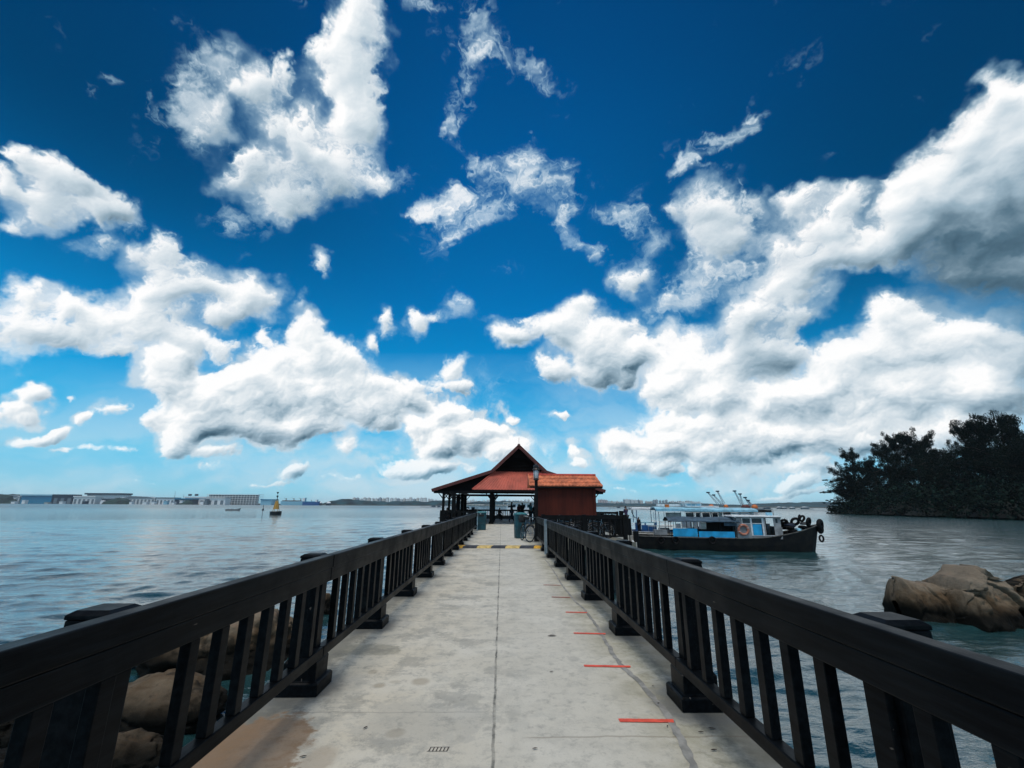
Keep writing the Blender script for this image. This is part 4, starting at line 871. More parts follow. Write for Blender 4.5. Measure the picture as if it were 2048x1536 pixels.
x = at_y(998, 1030, 47.0).x; person((x, 47.55, -.03), .5, 'person in grey seated on the back bench right of the central post', pose='sit', shirt='grey', trousers='dark', arms=(.35, .3), lean=.1, h=1.7)
x = at_y(894, 1020, 38.6).x; person((x, 38.55, -.03), 2.6, 'person seated on the front left bench, only head and shoulders above the rail', pose='sit', shirt='dark', trousers='dark', h=1.72)
x = at_y(911, 1020, 41.0).x; person((x, 41.0, .002), 1.8, 'person in grey leaning beside the thick left shelter post', shirt='grey', trousers='dark', h=1.64)
x = at_y(1252, 1030, 33.8).x; person((x, 33.75, -.06), -2.6, 'person in a purple striped shirt standing on the landing beside the fender piles', shirt='purple', trousers='dark', h=1.30+.25, arms=(.3, .3))
x = at_y(1282, 1030, 41).x

# ================================================================ boats
def hull_parts(r, L, W, free, bow, stern=.15, mat_h='hull', rake=.55, trim='hulltrim', deck_z=None):
    def half(t):                                          # t -1 stern .. 1 bow
        return W/2*(1-max(t, 0)**2.6*1.0)**.62*(1-.22*max(-t-.3, 0)**1.5) if t < .999 else .02
    def sheer(t): return free+bow*max(t-.15, 0)**2.1/.85**2.1+stern*max(-t-.3, 0)**2
    n = 40; lv = [(-.55, .35), (-.25, .72), (.0, .86), (.45, .95), (1, 1)]; rings = []
    for i in range(n+1):
        t = -1+2*i/n; ring = []
        for s in (-1, 1):
            pts = []
            for z_, f in lv:
                z = z_*.9 if z_ < 0 else z_*sheer(t); k = max(z, -.4)/sheer(1)
                x = t*L/2+(rake*(k-.6)*max(t-.55, 0)/.45 if t > .55 else 0)
                ff = f if t < .3 else f-(1-f)*(t-.3)*.8
                pts.append((x, s*half(t)*max(ff, .05), z))
            ring.append(pts)
        rings.append(ring[0][::-1]+ring[1])
    m = len(rings[0]); vs = [p for rg in rings for p in rg]; fs = []
    for i in range(n):
        for j in range(m-1): a = i*m+j; fs.append((a, a+1, a+m+1, a+m))
    fs += [tuple(range(m)), tuple(range(n*m, n*m+m))[::-1]]
    H = MB().add(vs, fs).build('hull', M[mat_h], r)
    for s in (0, m-1): MB().tube([Vector(rings[i][s])+Vector((0, 0, .02)) for i in range(n+1)], .055, 6).build('gunwale', M[trim], H, smooth=True)
    dz = deck_z if deck_z is not None else free-.25
    vs = []
    for i in range(1, n):
        t = -1+2*i/n; x = t*L/2; w = half(t)*.93; z = max(dz, sheer(t)-.38); vs += [(x, -w, z), (x, w, z)]
    MB().add(vs, [(2*i, 2*i+2, 2*i+3, 2*i+1) for i in range(n-2)]).build('deck', M['hulltrim'], r)
    return H
def plane_hit(root, px, py, yl):
    """local x and z where the photograph's line of sight meets the boat's own plane y = yl"""
    rz = root.rotation_euler.z; o = root.location; n = Vector((-sin(rz), cos(rz), 0)); ex = Vector((cos(rz), sin(rz), 0)); p0 = Vector(o)+n*yl
    d = ray(px, py); c = Vector((0, 0, CAM_H)); t = (p0-c).dot(n)/d.dot(n); p = c+d*t; return (p-Vector(o)).dot(ex), p.z-o.z
def pbox(root, name, a, b, y0, y1, mt, parent=None, yl=None, bevel=0):
    """box between two pixels on plane yl, from depth y0 to y1"""
    yl = y0 if yl is None else yl; xa, za = plane_hit(root, a[0], a[1], yl); xb, zb = plane_hit(root, b[0], b[1], yl)
    return MB().box(min(xa, xb), max(xa, xb), y0, y1, min(za, zb), max(za, zb)).build(name, M[mt], parent or root, bevel=bevel)
def lifebuoy(root, px, py, yl, R, lab):
    x, z = plane_hit(root, px, py, yl); p = root.matrix_basis @ Vector((x, yl, z)); rz = root.rotation_euler.z
    m = MB().torus((0, 0, 0), R, R*.26, 'y', 28, 10); o = m.build('lifebuoy', M['orange'], smooth=True, loc=tuple(p)); o.rotation_euler = (0, 0, rz)
    for k in range(4):
        a = k*pi/2+.4; MB().torus((R*cos(a), 0, R*sin(a)), R*.29, .012, 'z', 12, 4, Matrix.Rotation(0, 3, 'Y')).build('strap', M['whitepaint'], o)
    return tag(o, lab, 'lifebuoy')
def tyre(root, px, py, yl, R, lab, rot=(0, 0, 0), r=.33, grp='tyres and fenders on the black hulled boat'):
    x, z = plane_hit(root, px, py, yl); p = root.matrix_basis @ Vector((x, yl, z))
    o = MB().torus((0, 0, 0), R*(1-r*.5), R*r, 'y', 26, 10).build('tyre', M['rubber'], smooth=True, loc=tuple(p)); o.rotation_euler = (rot[0], rot[1], rot[2]+root.rotation_euler.z); return tag(o, lab, 'tyre', grp)

# ---- front boat
B1 = empty('water_taxi', (19.3, 40.6, WATER_Z), radians(-11), 'black hulled boat with grey wheelhouse and bright blue side panels, nearest of the moored boats', 'boat'); bpy.context.view_layer.update()
hull_parts(B1, 15.3, 3.1, 1.02, 1.15, .15); yn = -1.42
MB().box(-7.2, 6.9, -.06, .06, -.5, -.1).build('keel', M['hull'], B1)
for a, b in (((1345.5, 1056.5), (1396, 1073.5)), ((1397.5, 1062.5), (1470.5, 1076))): pbox(B1, 'side_panel', a, b, yn, yn+.05, 'cyanpaint')
pbox(B1, 'rubbing_strake', (1345, 1074), (1475, 1078), yn-.03, yn-.004, 'bluepaint')
pbox(B1, 'coaming', (1300, 1071.5), (1475, 1079.5), yn+.06, yn+.12, 'greypaint')
for s, yy in ((0, yn+.02), (1, 1.36)):
    for px in (1341, 1347, 1386, 1395, 1440, 1469): pbox(B1, 'canopy_post', (px, 1040), (px+2.2, 1074), yy, yy+.07, 'darkpost', yl=yn+.02)
x0_, z0_ = plane_hit(B1, 1336, 1041, yn); x1_, z1_ = plane_hit(B1, 1479, 1044, yn)
m_ = MB(); n = 14; vs = []; fs = []
for i in range(25):
    t = i/24
    for j in range(n+1):
        u = -1+2*j/n; vs.append((x0_+(x1_-x0_)*t, u*1.62, z1_+.02+.34*(1-u*u)+.02*sin(t*31)*sin(u*5)-.02*cos(t*12))); 
for i in range(24):
    for j in range(n): a = i*(n+1)+j; fs.append((a, a+1, a+n+2, a+n+1))
c_ = m_.add(vs, fs).build('canopy', M['slate'], B1); so = c_.modifiers.new('s', 'SOLIDIFY'); so.thickness = .05
pbox(B1, 'canopy_edge', (1338, 1041.5), (1478, 1044.5), -1.66, -1.60, 'slate', yl=-1.63)
pbox(B1, 'awning_flap', (1448, 1045), (1474, 1052), yn+.0, yn+.03, 'slate')
pbox(B1, 'inner_wall', (1417, 1044), (1472, 1063), yn+.9, yn+.95, 'inside', yl=yn)
pbox(B1, 'notice_board', (1404, 1045), (1416, 1060), yn+.5, yn+.54, 'offwhite', yl=yn)
pbox(B1, 'seat_bench', (1350, 1058), (1468, 1066), yn+.35, yn+.75, 'darkpost', yl=yn)
# wheelhouse
yw = -1.30
wx0, wz0 = plane_hit(B1, 1473, 1077, yw); wx1, wz1 = plane_hit(B1, 1562, 1034.5, yw)
def P1(px, py): return plane_hit(B1, px, py, yw)
cab = MB()
cols_ = [(1473, 1484), (1500.5, 1504), (1526, 1531), (1548, 1562)]
for a, b in cols_: xa, xb = P1(a, 1050)[0], P1(b, 1050)[0]; cab.box(xa, xb, yw, yw+.06, wz0, wz1)
xa, xb = P1(1484, 1050)[0], P1(1500.5, 1050)[0]; cab.box(xa, xb, yw+.002, yw+.058, wz0, P1(1490, 1047)[1]); cab.box(xa, xb, yw+.002, yw+.058, P1(1490, 1036)[1], wz1)
xa, xb = P1(1504, 1050)[0], P1(1526, 1050)[0]; cab.box(xa, xb, yw+.002, yw+.058, wz0, P1(1515, 1072)[1]); cab.box(xa, xb, yw+.002, yw+.058, P1(1515, 1036)[1], wz1)
xa, xb = P1(1531, 1050)[0], P1(1548, 1050)[0]; cab.box(xa, xb, yw+.002, yw+.058, wz0, P1(1540, 1070.5)[1]); cab.box(xa, xb, yw+.002, yw+.058, P1(1540, 1036)[1], wz1)
cab.box(wx1-.06, wx1, yw+.06, 1.30, wz0, wz0+.95); cab.box(wx1-.06, wx1, yw+.06, 1.30, wz1-.12, wz1); cab.box(wx1-.06, wx1, -.35, -.25, wz0, wz1); cab.box(wx1-.06, wx1, .25, .35, wz0, wz1)
cab.box(wx0, wx0+.06, yw+.06, 1.30, wz0, wz1); cab.box(wx0+.06, wx1-.06, 1.24, 1.30, wz0, wz1-.6)
C = cab.build('wheelhouse', M['greypaint'], B1)
pbox(B1, 'window', (1484, 1036), (1500.5, 1047), yw+.03, yw+.04, 'glass', C, yl=yw); pbox(B1, 'window', (1504, 1036), (1526, 1047), yw+.03, yw+.04, 'glass', C, yl=yw)
for a, b in (((1483.4, 1035.4), (1501, 1036.6)), ((1483.4, 1046.4), (1501, 1047.6)), ((1503.4, 1035.4), (1526.6, 1036.6)), ((1503.4, 1046.2), (1526.6, 1048)), ((1500.6, 1035.6), (1502, 1047)), ((1502.6, 1035.6), (1504, 1071)), ((1525.6, 1035.6), (1527, 1071)), ((1504, 1070.6), (1549, 1072))):
    pbox(B1, 'window_trim', a, b, yw-.02, yw-.002, 'whitepaint', C, yl=yw)
pbox(B1, 'door', (1505, 1048.6), (1525.4, 1070.4), yw-.012, yw+.05, 'cyanpaint', C, yl=yw); pbox(B1, 'side_window', (1550, 1037), (1555.5, 1046), yw-.008, yw-.001, 'glass', C, yl=yw)
pbox(B1, 'cabin_back_wall', (1505, 1036), (1549, 1071), .2, .25, 'inside', C, yl=yw)
x0_, z0_ = plane_hit(B1, 1463, 1034.4, -1.5); x1_, z1_ = plane_hit(B1, 1562, 1030.4, -1.5)
m_ = MB(); m_.box(x0_, x1_, -1.52, 1.52, wz1+.003, wz1+.06); m_.box(x0_+.1, x1_-.1, -1.3, 1.3, wz1+.06, wz1+.12); m_.build('wheelhouse_roof', M['whitepaint'], B1, bevel=.015)
MB().box(x1_-.85, x1_-.45, -.9, -.5, wz1+.125, wz1+.38).build('roof_box', M['palebluepaint'], B1); MB().cyl((x1_-.3, -.7, wz1+.1), (x1_-.3, -.7, wz1+.55), .02).build('mast', M['darkpost'], B1)
lifebuoy(B1, 1487, 1059.5, yw-.10, .38, 'faded orange lifebuoy hung on the grey wheelhouse wall')
for (px, py, R, rot, lab) in [(1567, 1043, .30, (1.1, .2, .3), 'tyre lying on the foredeck just ahead of the wheelhouse'), (1578, 1056, .36, (1.4, .1, 0), 'tyre flat on the foredeck below the heap'), (1590, 1043, .34, (.6, .5, .4), 'tyre leaning in the middle of the foredeck heap'),
      (1598, 1037, .30, (.3, .2, 1.2), 'topmost tyre of the foredeck heap'), (1604, 1037, .27, (.4, -.3, .3), 'tyre beside the topmost one, on its bow side'), (1617, 1044, .34, (.25, .3, .9), 'upright tyre at the bow end of the foredeck heap'), (1606, 1055, .32, (1.3, .2, 0), 'tyre lying inside the bow rail'),
      (1585, 1063, .34, (1.35, -.1, 0), 'tyre on the foredeck, nearest the black hull side')]:
    tyre(B1, px, py, -.5, R, lab, rot)
for (px, py, R, yl, rot, lab, rr_) in [(1640, 1050.5, .44, .0, (.1, .3, .9), 'big black tyre lashed over the stem head of the bow', .42), (1641, 1059, .30, -.05, (.2, 1.2, .8), 'tyre wedged under the big bow tyre', .42), (1643, 1077, .28, .0, (0, 0, .55), 'tyre hanging by a rope from the bow', .26)]:
    tyre(B1, px, py, yl, R, lab, rot, rr_)
for (px, lab) in ((1322, 'tyre fender hanging on the hull near the stern'), (1352, 'tyre fender hanging on the hull below the canopy end'), (1425, 'tyre fender half hidden in the black hull side amidships')): tyre(B1, px, 1081, -1.62, .30, lab, (0, 0, 0), .28)
x, z = plane_hit(B1, 1612, 1062, -.9); p = B1.matrix_basis @ Vector((x, -.4, z-.1)); rr = random.Random(4)
m_ = MB()
for k in range(7): m_.torus((rr.uniform(-.03, .03), rr.uniform(-.03, .03), .03*k), .30-.02*k, .028, 'z', 22, 6)
tag(m_.build('rope_coil', M['hulltrim'], smooth=True, loc=tuple(p)), 'coil of pale mooring rope on the foredeck', 'rope')
x, z = plane_hit(B1, 1573, 1052, -.3); p = B1.matrix_basis @ Vector((x, .1, z))
m_ = MB(); m_.box(-.35, .35, -.25, .25, -.3, .15); m_.cyl((-.3, 0, .2), (.35, 0, .24), .14, n=12); m_.cyl((.1, 0, .2), (.1, 0, .62), .03, n=8); m_.box(.2, .5, -.12, .12, -.1, .28)
o = m_.build('winch', M['darkpost'], loc=tuple(p), bevel=.02); tag(o, 'dark deck winch with a short pipe behind the foredeck tyres', 'winch')
for k, (px, py, sx, cl, lab) in enumerate([(1582, 1051, .35, 'cloth_navy', 'crumpled dark blue tarpaulin on the foredeck heap'), (1597, 1060, .30, 'palebluepaint', 'crumpled pale blue cloth on the foredeck by the gunwale'), (1609, 1047, .26, 'cloth_grey', 'grey sack on the foredeck heap')]):
    x, z = plane_hit(B1, px, py, -.6); p = B1.matrix_basis @ Vector((x, -.45, z)); bm = bmesh.new(); bmesh.ops.create_icosphere(bm, subdivisions=3, radius=1)
    for v in bm.verts: d = mn.fractal(v.co*1.7+Vector((k*3, 0, 0)), .8, 2, 4); v.co *= 1+.45*d; v.co = Vector((v.co.x*sx*1.2, v.co.y*sx, v.co.z*sx*.5))
    me = bpy.data.meshes.new('tarpaulin'); bm.to_mesh(me); bm.free(); o = finish(bpy.data.objects.new('tarpaulin', me), me, M[cl], None, True); o.location = p; tag(o, lab, 'cloth')
# stern gear of the front boat
for k, px in enumerate((1297, 1306, 1320, 1331)): pbox(B1, 'stern_rail_post', (px, 1052), (px+1.6, 1071), yn+.1, yn+.16, 'offwhite', yl=yn)
pbox(B1, 'stern_rail', (1296, 1051), (1334, 1053), yn+.09, yn+.17, 'offwhite', yl=yn); pbox(B1, 'stern_box', (1310, 1060), (1336, 1070.5), yn+.3, yn+.9, 'greypaint', yl=yn)

# ---- second boat: long pale roof
B2 = empty('water_taxi', (17.6, 44.9, WATER_Z), radians(-9), 'white wooden boat with a long pale blue roof moored behind the black hulled boat', 'boat'); bpy.context.view_layer.update()
hull_parts(B2, 14.2, 3.1, 1.05, .9, .15, 'hull', trim='offwhite'); yb = -1.4
def flat_roof(root, a, b, mt, w, crown=.14, name='roof'):
    xa, za = plane_hit(root, a[0], a[1], -w); xb, zb = plane_hit(root, b[0], b[1], -w); n = 10; vs = []; fs = []
    for t_ in range(9):
        t = t_/8; z_ = za+(zb-za)*t
        for j in range(n+1): u = -1+2*j/n; vs.append((xa+(xb-xa)*t, u*w, z_+crown*(1-u*u)+.012*sin(t*17)))
    for i in range(8):
        for j in range(n): q_ = i*(n+1)+j; fs.append((q_, q_+1, q_+n+2, q_+n+1))
    o = MB().add(vs, fs).build(name, M[mt], root); s_ = o.modifiers.new('s', 'SOLIDIFY'); s_.thickness = .13; s_.offset = -1; return o
flat_roof(B2, (1311, 1017.5), (1516, 1020.5), 'palebluepaint', 1.62, .2)
pbox(B2, 'roof_edge', (1311, 1019), (1516, 1024), -1.66, -1.60, 'palebluepaint', yl=-1.63)
for px in (1317, 1328, 1362, 1401, 1440, 1480, 1502):
    for yy in (yb, 1.3): pbox(B2, 'roof_post', (px, 1024), (px+2.4, 1062), yy, yy+.07, 'whitepaint' if px < 1325 else 'offwhite', yl=yb)
for a, b, mt_ in (((1331, 1025), (1363, 1039), 'offwhite'), ((1363, 1042), (1385, 1056), 'whitepaint'), ((1388, 1044), (1396, 1058), 'whitepaint'), ((1397, 1044), (1404, 1060), 'whitepaint'), ((1352, 1047), (1362, 1056), 'whitepaint')):
    pbox(B2, 'cabin_panel', a, b, -.9, -.85, mt_, yl=-.9)
for a, b in (((1371, 1025.5), (1388, 1037)), ((1391, 1025.5), (1401, 1036)), ((1404, 1025.5), (1420, 1036)), ((1424, 1025.5), (1436, 1035)), ((1446, 1025), (1462, 1034))): pbox(B2, 'window', a, b, -.95, -.93, 'glass', yl=-.9)
for a, b in (((1369, 1024.4), (1465, 1025.4)), ((1369, 1037), (1465, 1040)), ((1388.5, 1025), (1390.5, 1038)), ((1401.5, 1025), (1403.5, 1038)), ((1420.5, 1025), (1423.5, 1038)), ((1436.5, 1025), (1445.5, 1038))): pbox(B2, 'cabin_panel', a, b, -.92, -.86, 'offwhite', yl=-.9)
pbox(B2, 'side_rail', (1318, 1043), (1345, 1045), yb, yb+.05, 'whitepaint'); pbox(B2, 'side_rail', (1318, 1051), (1345, 1054), yb, yb+.05, 'whitepaint'); pbox(B2, 'engine_box', (1320, 1056), (1340, 1066), -.6, .4, 'greypaint', yl=-.6)
xa, za = plane_hit(B2, 1371, 1013.5, -.8); xb, zb = plane_hit(B2, 1402, 1004, -.8)
c_ = MB(); c_.box(xa, xb, -.8, .8, za, zb-.12); W_ = c_.build('upper_cabin', M['whitepaint'], B2); MB().box(xa-.15, xb+.1, -.9, .9, zb-.118, zb-.05).build('upper_cabin_roof', M['whitepaint'], W_)
for k in range(3): x_ = xa+.15+k*(xb-xa-.2)/3; MB().box(x_, x_+(xb-xa)/4.2, -.812, -.802, za+.10, zb-.2).build('window', M['palebluepaint'], W_)
for k in range(2): MB().cyl((xa-.1+.08*k, -.7+.3*k, za), (xa-.28+.1*k, -.7+.3*k, zb+.05), .02, n=6).build('roof_pole', M['whitepaint'], B2)
x_, z_ = plane_hit(B2, 1334, 1015, -.7); p = B2.matrix_basis @ Vector((x_, -.7, z_)); m_ = MB(); m_.box(-.17, .17, -.15, .15, -.02, .26); m_.box(-.19, .19, -.17, .17, .262, .30)
tag(m_.build('crate', M['orange2'], bevel=.01, loc=tuple(p)), 'small orange box standing on the pale blue boat roof', 'box')
xa, za = plane_hit(B2, 1314, 1012.5, 0.8); xb, zb = plane_hit(B2, 1375, 1009, .8); MB().box(xa, xb, .7, 1.3, za, za+.22).build('roof_locker', M['whitepaint'], B2)
pbox(B2, 'windshield', (1500, 1021), (1508, 1034), -1.0, -.95, 'whitepaint', yl=-1.0)
x_, z_ = plane_hit(B2, 1512, 1031, -1.2)
pbox(B2, 'foredeck_roof', (1462, 1026.5), (1516, 1029), -1.3, 1.2, 'whitepaint', yl=-1.3)
# ---- third boat: blue
B3 = empty('water_taxi', (16.3, 49.0, WATER_Z), radians(-8), 'blue and white boat moored farthest back, its blue stern frame showing at the left', 'boat'); bpy.context.view_layer.update()
hull_parts(B3, 13.0, 3.0, 1.1, .9, .2, 'hull', trim='bluepaint')
flat_roof(B3, (1263, 1017), (1420, 1019), 'whitepaint', 1.5, .12); pbox(B3, 'roof_edge', (1263, 1016.5), (1420, 1020.5), -1.54, -1.48, 'whitepaint', yl=-1.5)
for px in (1272, 1310): 
    for yy in (-1.38, 1.25): pbox(B3, 'roof_post', (px, 1020), (px+3.0, 1046), yy, yy+.1, 'bluepaint', yl=-1.38)
for a, b, mt_ in (((1270, 1044), (1314, 1046), 'palebluepaint'), ((1270, 1046), (1283, 1061), 'bluepaint'), ((1283, 1050), (1314, 1061), 'bluepaint'), ((1289, 1046), (1292, 1050), 'bluepaint'), ((1308, 1046), (1314, 1050), 'bluepaint')): pbox(B3, 'side_panel', a, b, -1.37, -1.32, mt_, yl=-1.37)
x_, z_ = plane_hit(B3, 1263, 1015, -1.2); MB().tube([(x_, -1.2, z_), (x_+.0, -1.2, z_-.5), (x_+.25, -1.2, z_-1.0), (x_+.6, -1.2, z_-1.1)], .04, 6).build('bent_pipe', M['darkpost'], B3, smooth=True)
x = at_y(1277, 1030, 47.6).x; person((x, 47.7, -1.05-.15), 2.2, 'person in dark clothes leaning on the blue stern post of the farthest boat', shirt='dark', trousers='dark', h=1.6)

# ---- boats behind the shelter
def small_launch(px, Y, L, rz, roofm, hullm, lab, cab=(-.3, .25), roof_h=3.3, h=.9, grp=None):
    p = at_y(px, 1012, Y); r = empty('launch', (p.x, Y, WATER_Z), rz, lab, 'boat', grp); hull_parts(r, L, L*.24, h, .9, .15, hullm, trim='whitepaint')
    a, b = cab[0]*L, cab[1]*L; w = L*.09
    MB().box(a, b, -w, w, h-.1, roof_h-.12).build('cabin', M['whitepaint'], r)
    MB().box(a-.9, b+.5, -w-.35, w+.35, roof_h-.118, roof_h).build('roof', M[roofm], r, bevel=.03)
    n = 5
    for k in range(n): x_ = a+(b-a)*(k+.2)/n; MB().box(x_, x_+(b-a)*.6/n, -w-.012, -w-.002, roof_h-1.1, roof_h-.45).build('window', M['glass'], r)
    for x_ in (a-.8, b+.4): MB().box(x_-.04, x_+.04, -w-.2, -w-.12, h-.1, roof_h-.12).build('roof_post', M['whitepaint'], r)
    return r
small_launch(938, 84, 9, .05, 'offwhite', 'bluepaint', 'white roofed launch moored left of the central shelter post', roof_h=3.75, h=1.3)
small_launch(932, 92, 4.5, 0, 'palebluepaint', 'palebluepaint', 'small bright blue topped boat seen under the left shelter bay', roof_h=3.0, h=1.0)
small_launch(1000, 70, 9.5, pi, 'offwhite', 'black', 'dark hulled boat with white cabin behind the central shelter post', cab=(-.1, .36), roof_h=3.7, h=2.2)
small_launch(1040, 105, 10, 0, 'offwhite', 'whitepaint', 'white canopied boat seen between the standing people', roof_h=4.3, h=1.4)

# ================================================================ buoy, marker, dinghy
def buoy():
    p = at_z(551, 1030, WATER_Z); r = empty('navigation_buoy', (p.x, p.y, WATER_Z), .3, 'tall yellow navigation buoy with black float and two black cones on top', 'buoy'); r.rotation_euler = (0, -.03, .3)
    MB().lathe([(1.55, -.8), (1.85, .0), (1.9, 1.15), (1.8, 1.25), (.3, 1.26)], n=24).build('float', M['black'], r)
    yl = mat('buoy_yellow', (.50, .27, .05), .6, var=.2); M['buoy'] = yl
    t = MB(); 
    for k in range(4): a = k*pi/2+.6; t.cyl((1.15*cos(a), 1.15*sin(a), 1.25), (.42*cos(a), .42*sin(a), 4.9), .08, n=8)
    t.lathe([(.95, 2.0), (.45, 4.7)], n=8); t.build('tower', yl, r)
    MB().lathe([(.5, 4.9), (.5, 5.2), (.12, 5.3), (.1, 6.6)], n=10).build('lantern_mast', M['black'], r)
    for z in (5.75, 7.0): MB().lathe([(.03, z), (.42, z+.75), (.03, z+.76)], n=14).build('cone', M['black'], r)
    MB().cyl((0, 0, 6.5), (0, 0, 7.1), .05).build('rod', M['black'], r)
buoy()
p = at_z(524, 1033, WATER_Z); r = empty('marker_pole', (p.x, p.y, WATER_Z), 0, 'thin marker pole with a dark triangle left of the yellow buoy', 'marker'); MB().cyl((0, 0, -1), (0, 0, 3.4), .06, n=8).build('pole', M['darkpost'], r); MB().lathe([(.42, 1.7), (.03, 2.6)], n=4).build('topmark', M['black'], r)
p = at_z(466, 1021.5, WATER_Z); r = empty('dinghy', (p.x, p.y, WATER_Z), .1, 'tiny open boat on the water left of the yellow buoy', 'boat'); hull_parts(r, 7.5, 2.0, .8, .6, .1, 'greypaint'); MB().box(-1.6, -.6, -.6, .6, .5, 1.2).build('engine_cover', M['whitepaint'], r)

# ================================================================ rocks
def m_rock():
    m, q, p = mat_base('granite'); pos = q.new('ShaderNodeNewGeometry').outputs['Position']; z = q.xyz(pos)[2]
    n1 = q.noise(pos, 1.3, 8, .6); n2 = q.noise(pos, 7, 8, .7); n3 = q.noise(q.vm('MULTIPLY', pos, (1.2, 1.2, .25)), 2.2, 6, .6)
    c = q.mix(q.mr(n1, .35, .65), (.100, .066, .038), (.165, .130, .092)); c = q.mix(q.mr(n1, .56, .68, 0, .65), c, (.17, .085, .040)); c = q.mix(q.mr(n2, .5, .72, 0, .6), c, (.035, .032, .026))
    c = q.mix(q.mr(n3, .54, .66, 0, .7), c, (.022, .02, .016)); top = q.m('ADD', z, q.m('MULTIPLY', q.m('SUBTRACT', n1, .5), .6))
    c = q.mix(q.mr(top, WATER_Z+.72, WATER_Z+1.3, 0, .5), c, (.25, .215, .17))  # grey-tan upper rock, with a warm highlight painted into the colour
    c = q.mix(q.mr(q.m('ADD', z, q.m('MULTIPLY', q.m('SUBTRACT', n1, .5), .35)), WATER_Z+.80, WATER_Z+.28, 0, .97), c, (.004, .0045, .004))     # tide band
    q.l.new(c, p.inputs['Base Color']); q.l.new(q.mr(z, WATER_Z+.1, WATER_Z+.5, .6, .85), p.inputs['Roughness']); p.inputs['Specular IOR Level'].default_value = .07
    b = q.new('ShaderNodeBump'); b.inputs['Strength'].default_value = .8; b.inputs['Distance'].default_value = .05; q.l.new(q.m('ADD', n2, n1), b.inputs['Height']); q.l.new(b.outputs[0], p.inputs['Normal']); return m
M['rock'] = m_rock()
def rock_shape(p, off, k=1.0):
    """blocky offset and crack depth at a point, from cells"""
    dist, pts = mn.voronoi(Vector((p.x*.8+mn.noise(p*1.1+off)*.35, p.y*.8, p.z*.55+p.x*.25))+off); c = pts[0]
    blk = mn.noise(c*3.7+off)*.22+ (p.dot(Vector((mn.noise(c*2.1), mn.noise(c*2.9+off), mn.noise(c*5.3))))*.20)
    return blk*k, math.exp(-((dist[1]-dist[0])/.055)**2)*.075*k
def boulder(c, s, seed, lab, rot=0, ridge=.35, group='boulders beside the pier'):
    bm = bmesh.new(); bmesh.ops.create_icosphere(bm, subdivisions=6, radius=1); off = Vector((seed*7.3, seed*3.1, seed))
    for v in bm.verts:
        d = v.co.copy(); f = mn.fractal(d*1.1+off, .9, 2.1, 6)*ridge+(abs(mn.noise(d*2.1+off*2))-.2)*-.25
        q_ = max(abs(d.x), abs(d.y), abs(d.z)); bk, ck = rock_shape(d*1.2, off, .8); v.co = d*(1+f*.8+bk*.6-ck)*(.86+.14/q_*.8)
        v.co = Vector((v.co.x*s[0], v.co.y*s[1], v.co.z*s[2]))
    me = bpy.data.meshes.new('boulder'); bm.to_mesh(me); bm.free(); o = finish(bpy.data.objects.new('boulder', me), me, M['rock'], None, True); o.location = c; o.rotation_euler.z = rot
    return tag(o, lab, 'rock', group)
def rock_at(px, py, s, seed, lab, dz=0, rot=0, **k):
    p = at_z(px, py, WATER_Z); return boulder((p.x, p.y, WATER_Z+dz), s, seed, lab, rot, **k)
rock_at(452, 1318, (1.95, 1.35, .98), 1, 'large grey boulder with a dark wet base seen through the left railing', .15, .35)
rock_at(312, 1448, (1.15, .72, .55), 2, 'long smooth brown boulder low in the water behind the left balusters', .12, .05, ridge=.2)
rock_at(238, 1555, (.70, .45, .42), 3, 'brown rock at the bottom of the picture behind the left balusters', .05, .2, ridge=.25)
rock_at(20, 1470, (.75, .5, .40), 4, 'brown rock at the far left edge below the railing', .1, .3, ridge=.25)
rock_at(30, 1555, (.6, .5, .35), 8, 'low reddish rock in the bottom left corner', .0, .3, ridge=.25)
rock_at(636, 1226, (.42, .42, .55), 5, 'small dark rock sticking out of the water just right of the large grey boulder', .1, .3)
def ridge_rock(tops, Y, depth, seed, lab, under=.25, name='boulder'):
    """rock whose skyline is given as picture points at distance Y; it bulges towards and away from the camera"""
    P = [at_y(px, py, Y) for px, py in tops]; n = 170; m = 110; xs = [p_.x for p_ in P]; zs = [p_.z for p_ in P]; X = np.zeros((m+1, n+1)); Yg = X.copy(); Z = X.copy(); base = WATER_Z-.7; off = Vector((seed*5.1, seed*2.3, 1))
    for i in range(n+1):
        t = i/n; x = xs[0]+(xs[-1]-xs[0])*t; zt = np.interp(x, xs, zs); e = min(1, (t/.035)**.5 if t < .035 else 1, ((1-t)/.08)**.5 if t > .92 else 1)
        for j in range(m+1):
            a = pi*j/m; cy = -cos(a); sz = sin(a)**.55; z = base+(zt-base)*sz; y = Y+cy*depth*(.02+.98*e)*(1-.45*sz*sz)
            h_ = (z-base)/(zt-base+1e-3); xx = x+under*(1-h_)*(1-2*t)*.9
            d = Vector((xx*1.3, y*1.3, z*1.3))+off; f = mn.fractal(d, .9, 2.1, 6); cr = (-.10 if seed != 3 else -.02)*math.exp(-((mn.noise(Vector((xx*1.6+z*.8, y*.3, z*.2))+off)/.07)**2))
            sc = min(sz*1.5, 1)*.6
            fk = .5 if seed == 3 else 1.0; bk, ck = rock_shape(Vector((xx, y, z))*1.15, off, 1.0 if seed != 3 else .6); f += bk*.8; cr = -ck*1.2; X[j, i] = xx+f*.05*fk; Yg[j, i] = y+(f*.24*fk+cr*1.4)*(-1 if cy < 0 else 1); Z[j, i] = z+((f-bk*.8)*.10*fk+cr)*sc
    o = grid_mesh(name, X, Yg, Z, M['rock']); tag(o, lab, 'rock', 'boulders in the water on the right'); return o
ridge_rock([(1786, 1200), (1787, 1151), (1800, 1156), (1830, 1163), (1862, 1166), (1886, 1168), (1896, 1185)], 16.4, .9, 3, 'low flat topped rock with a pointed left end, right of the pier', .42)
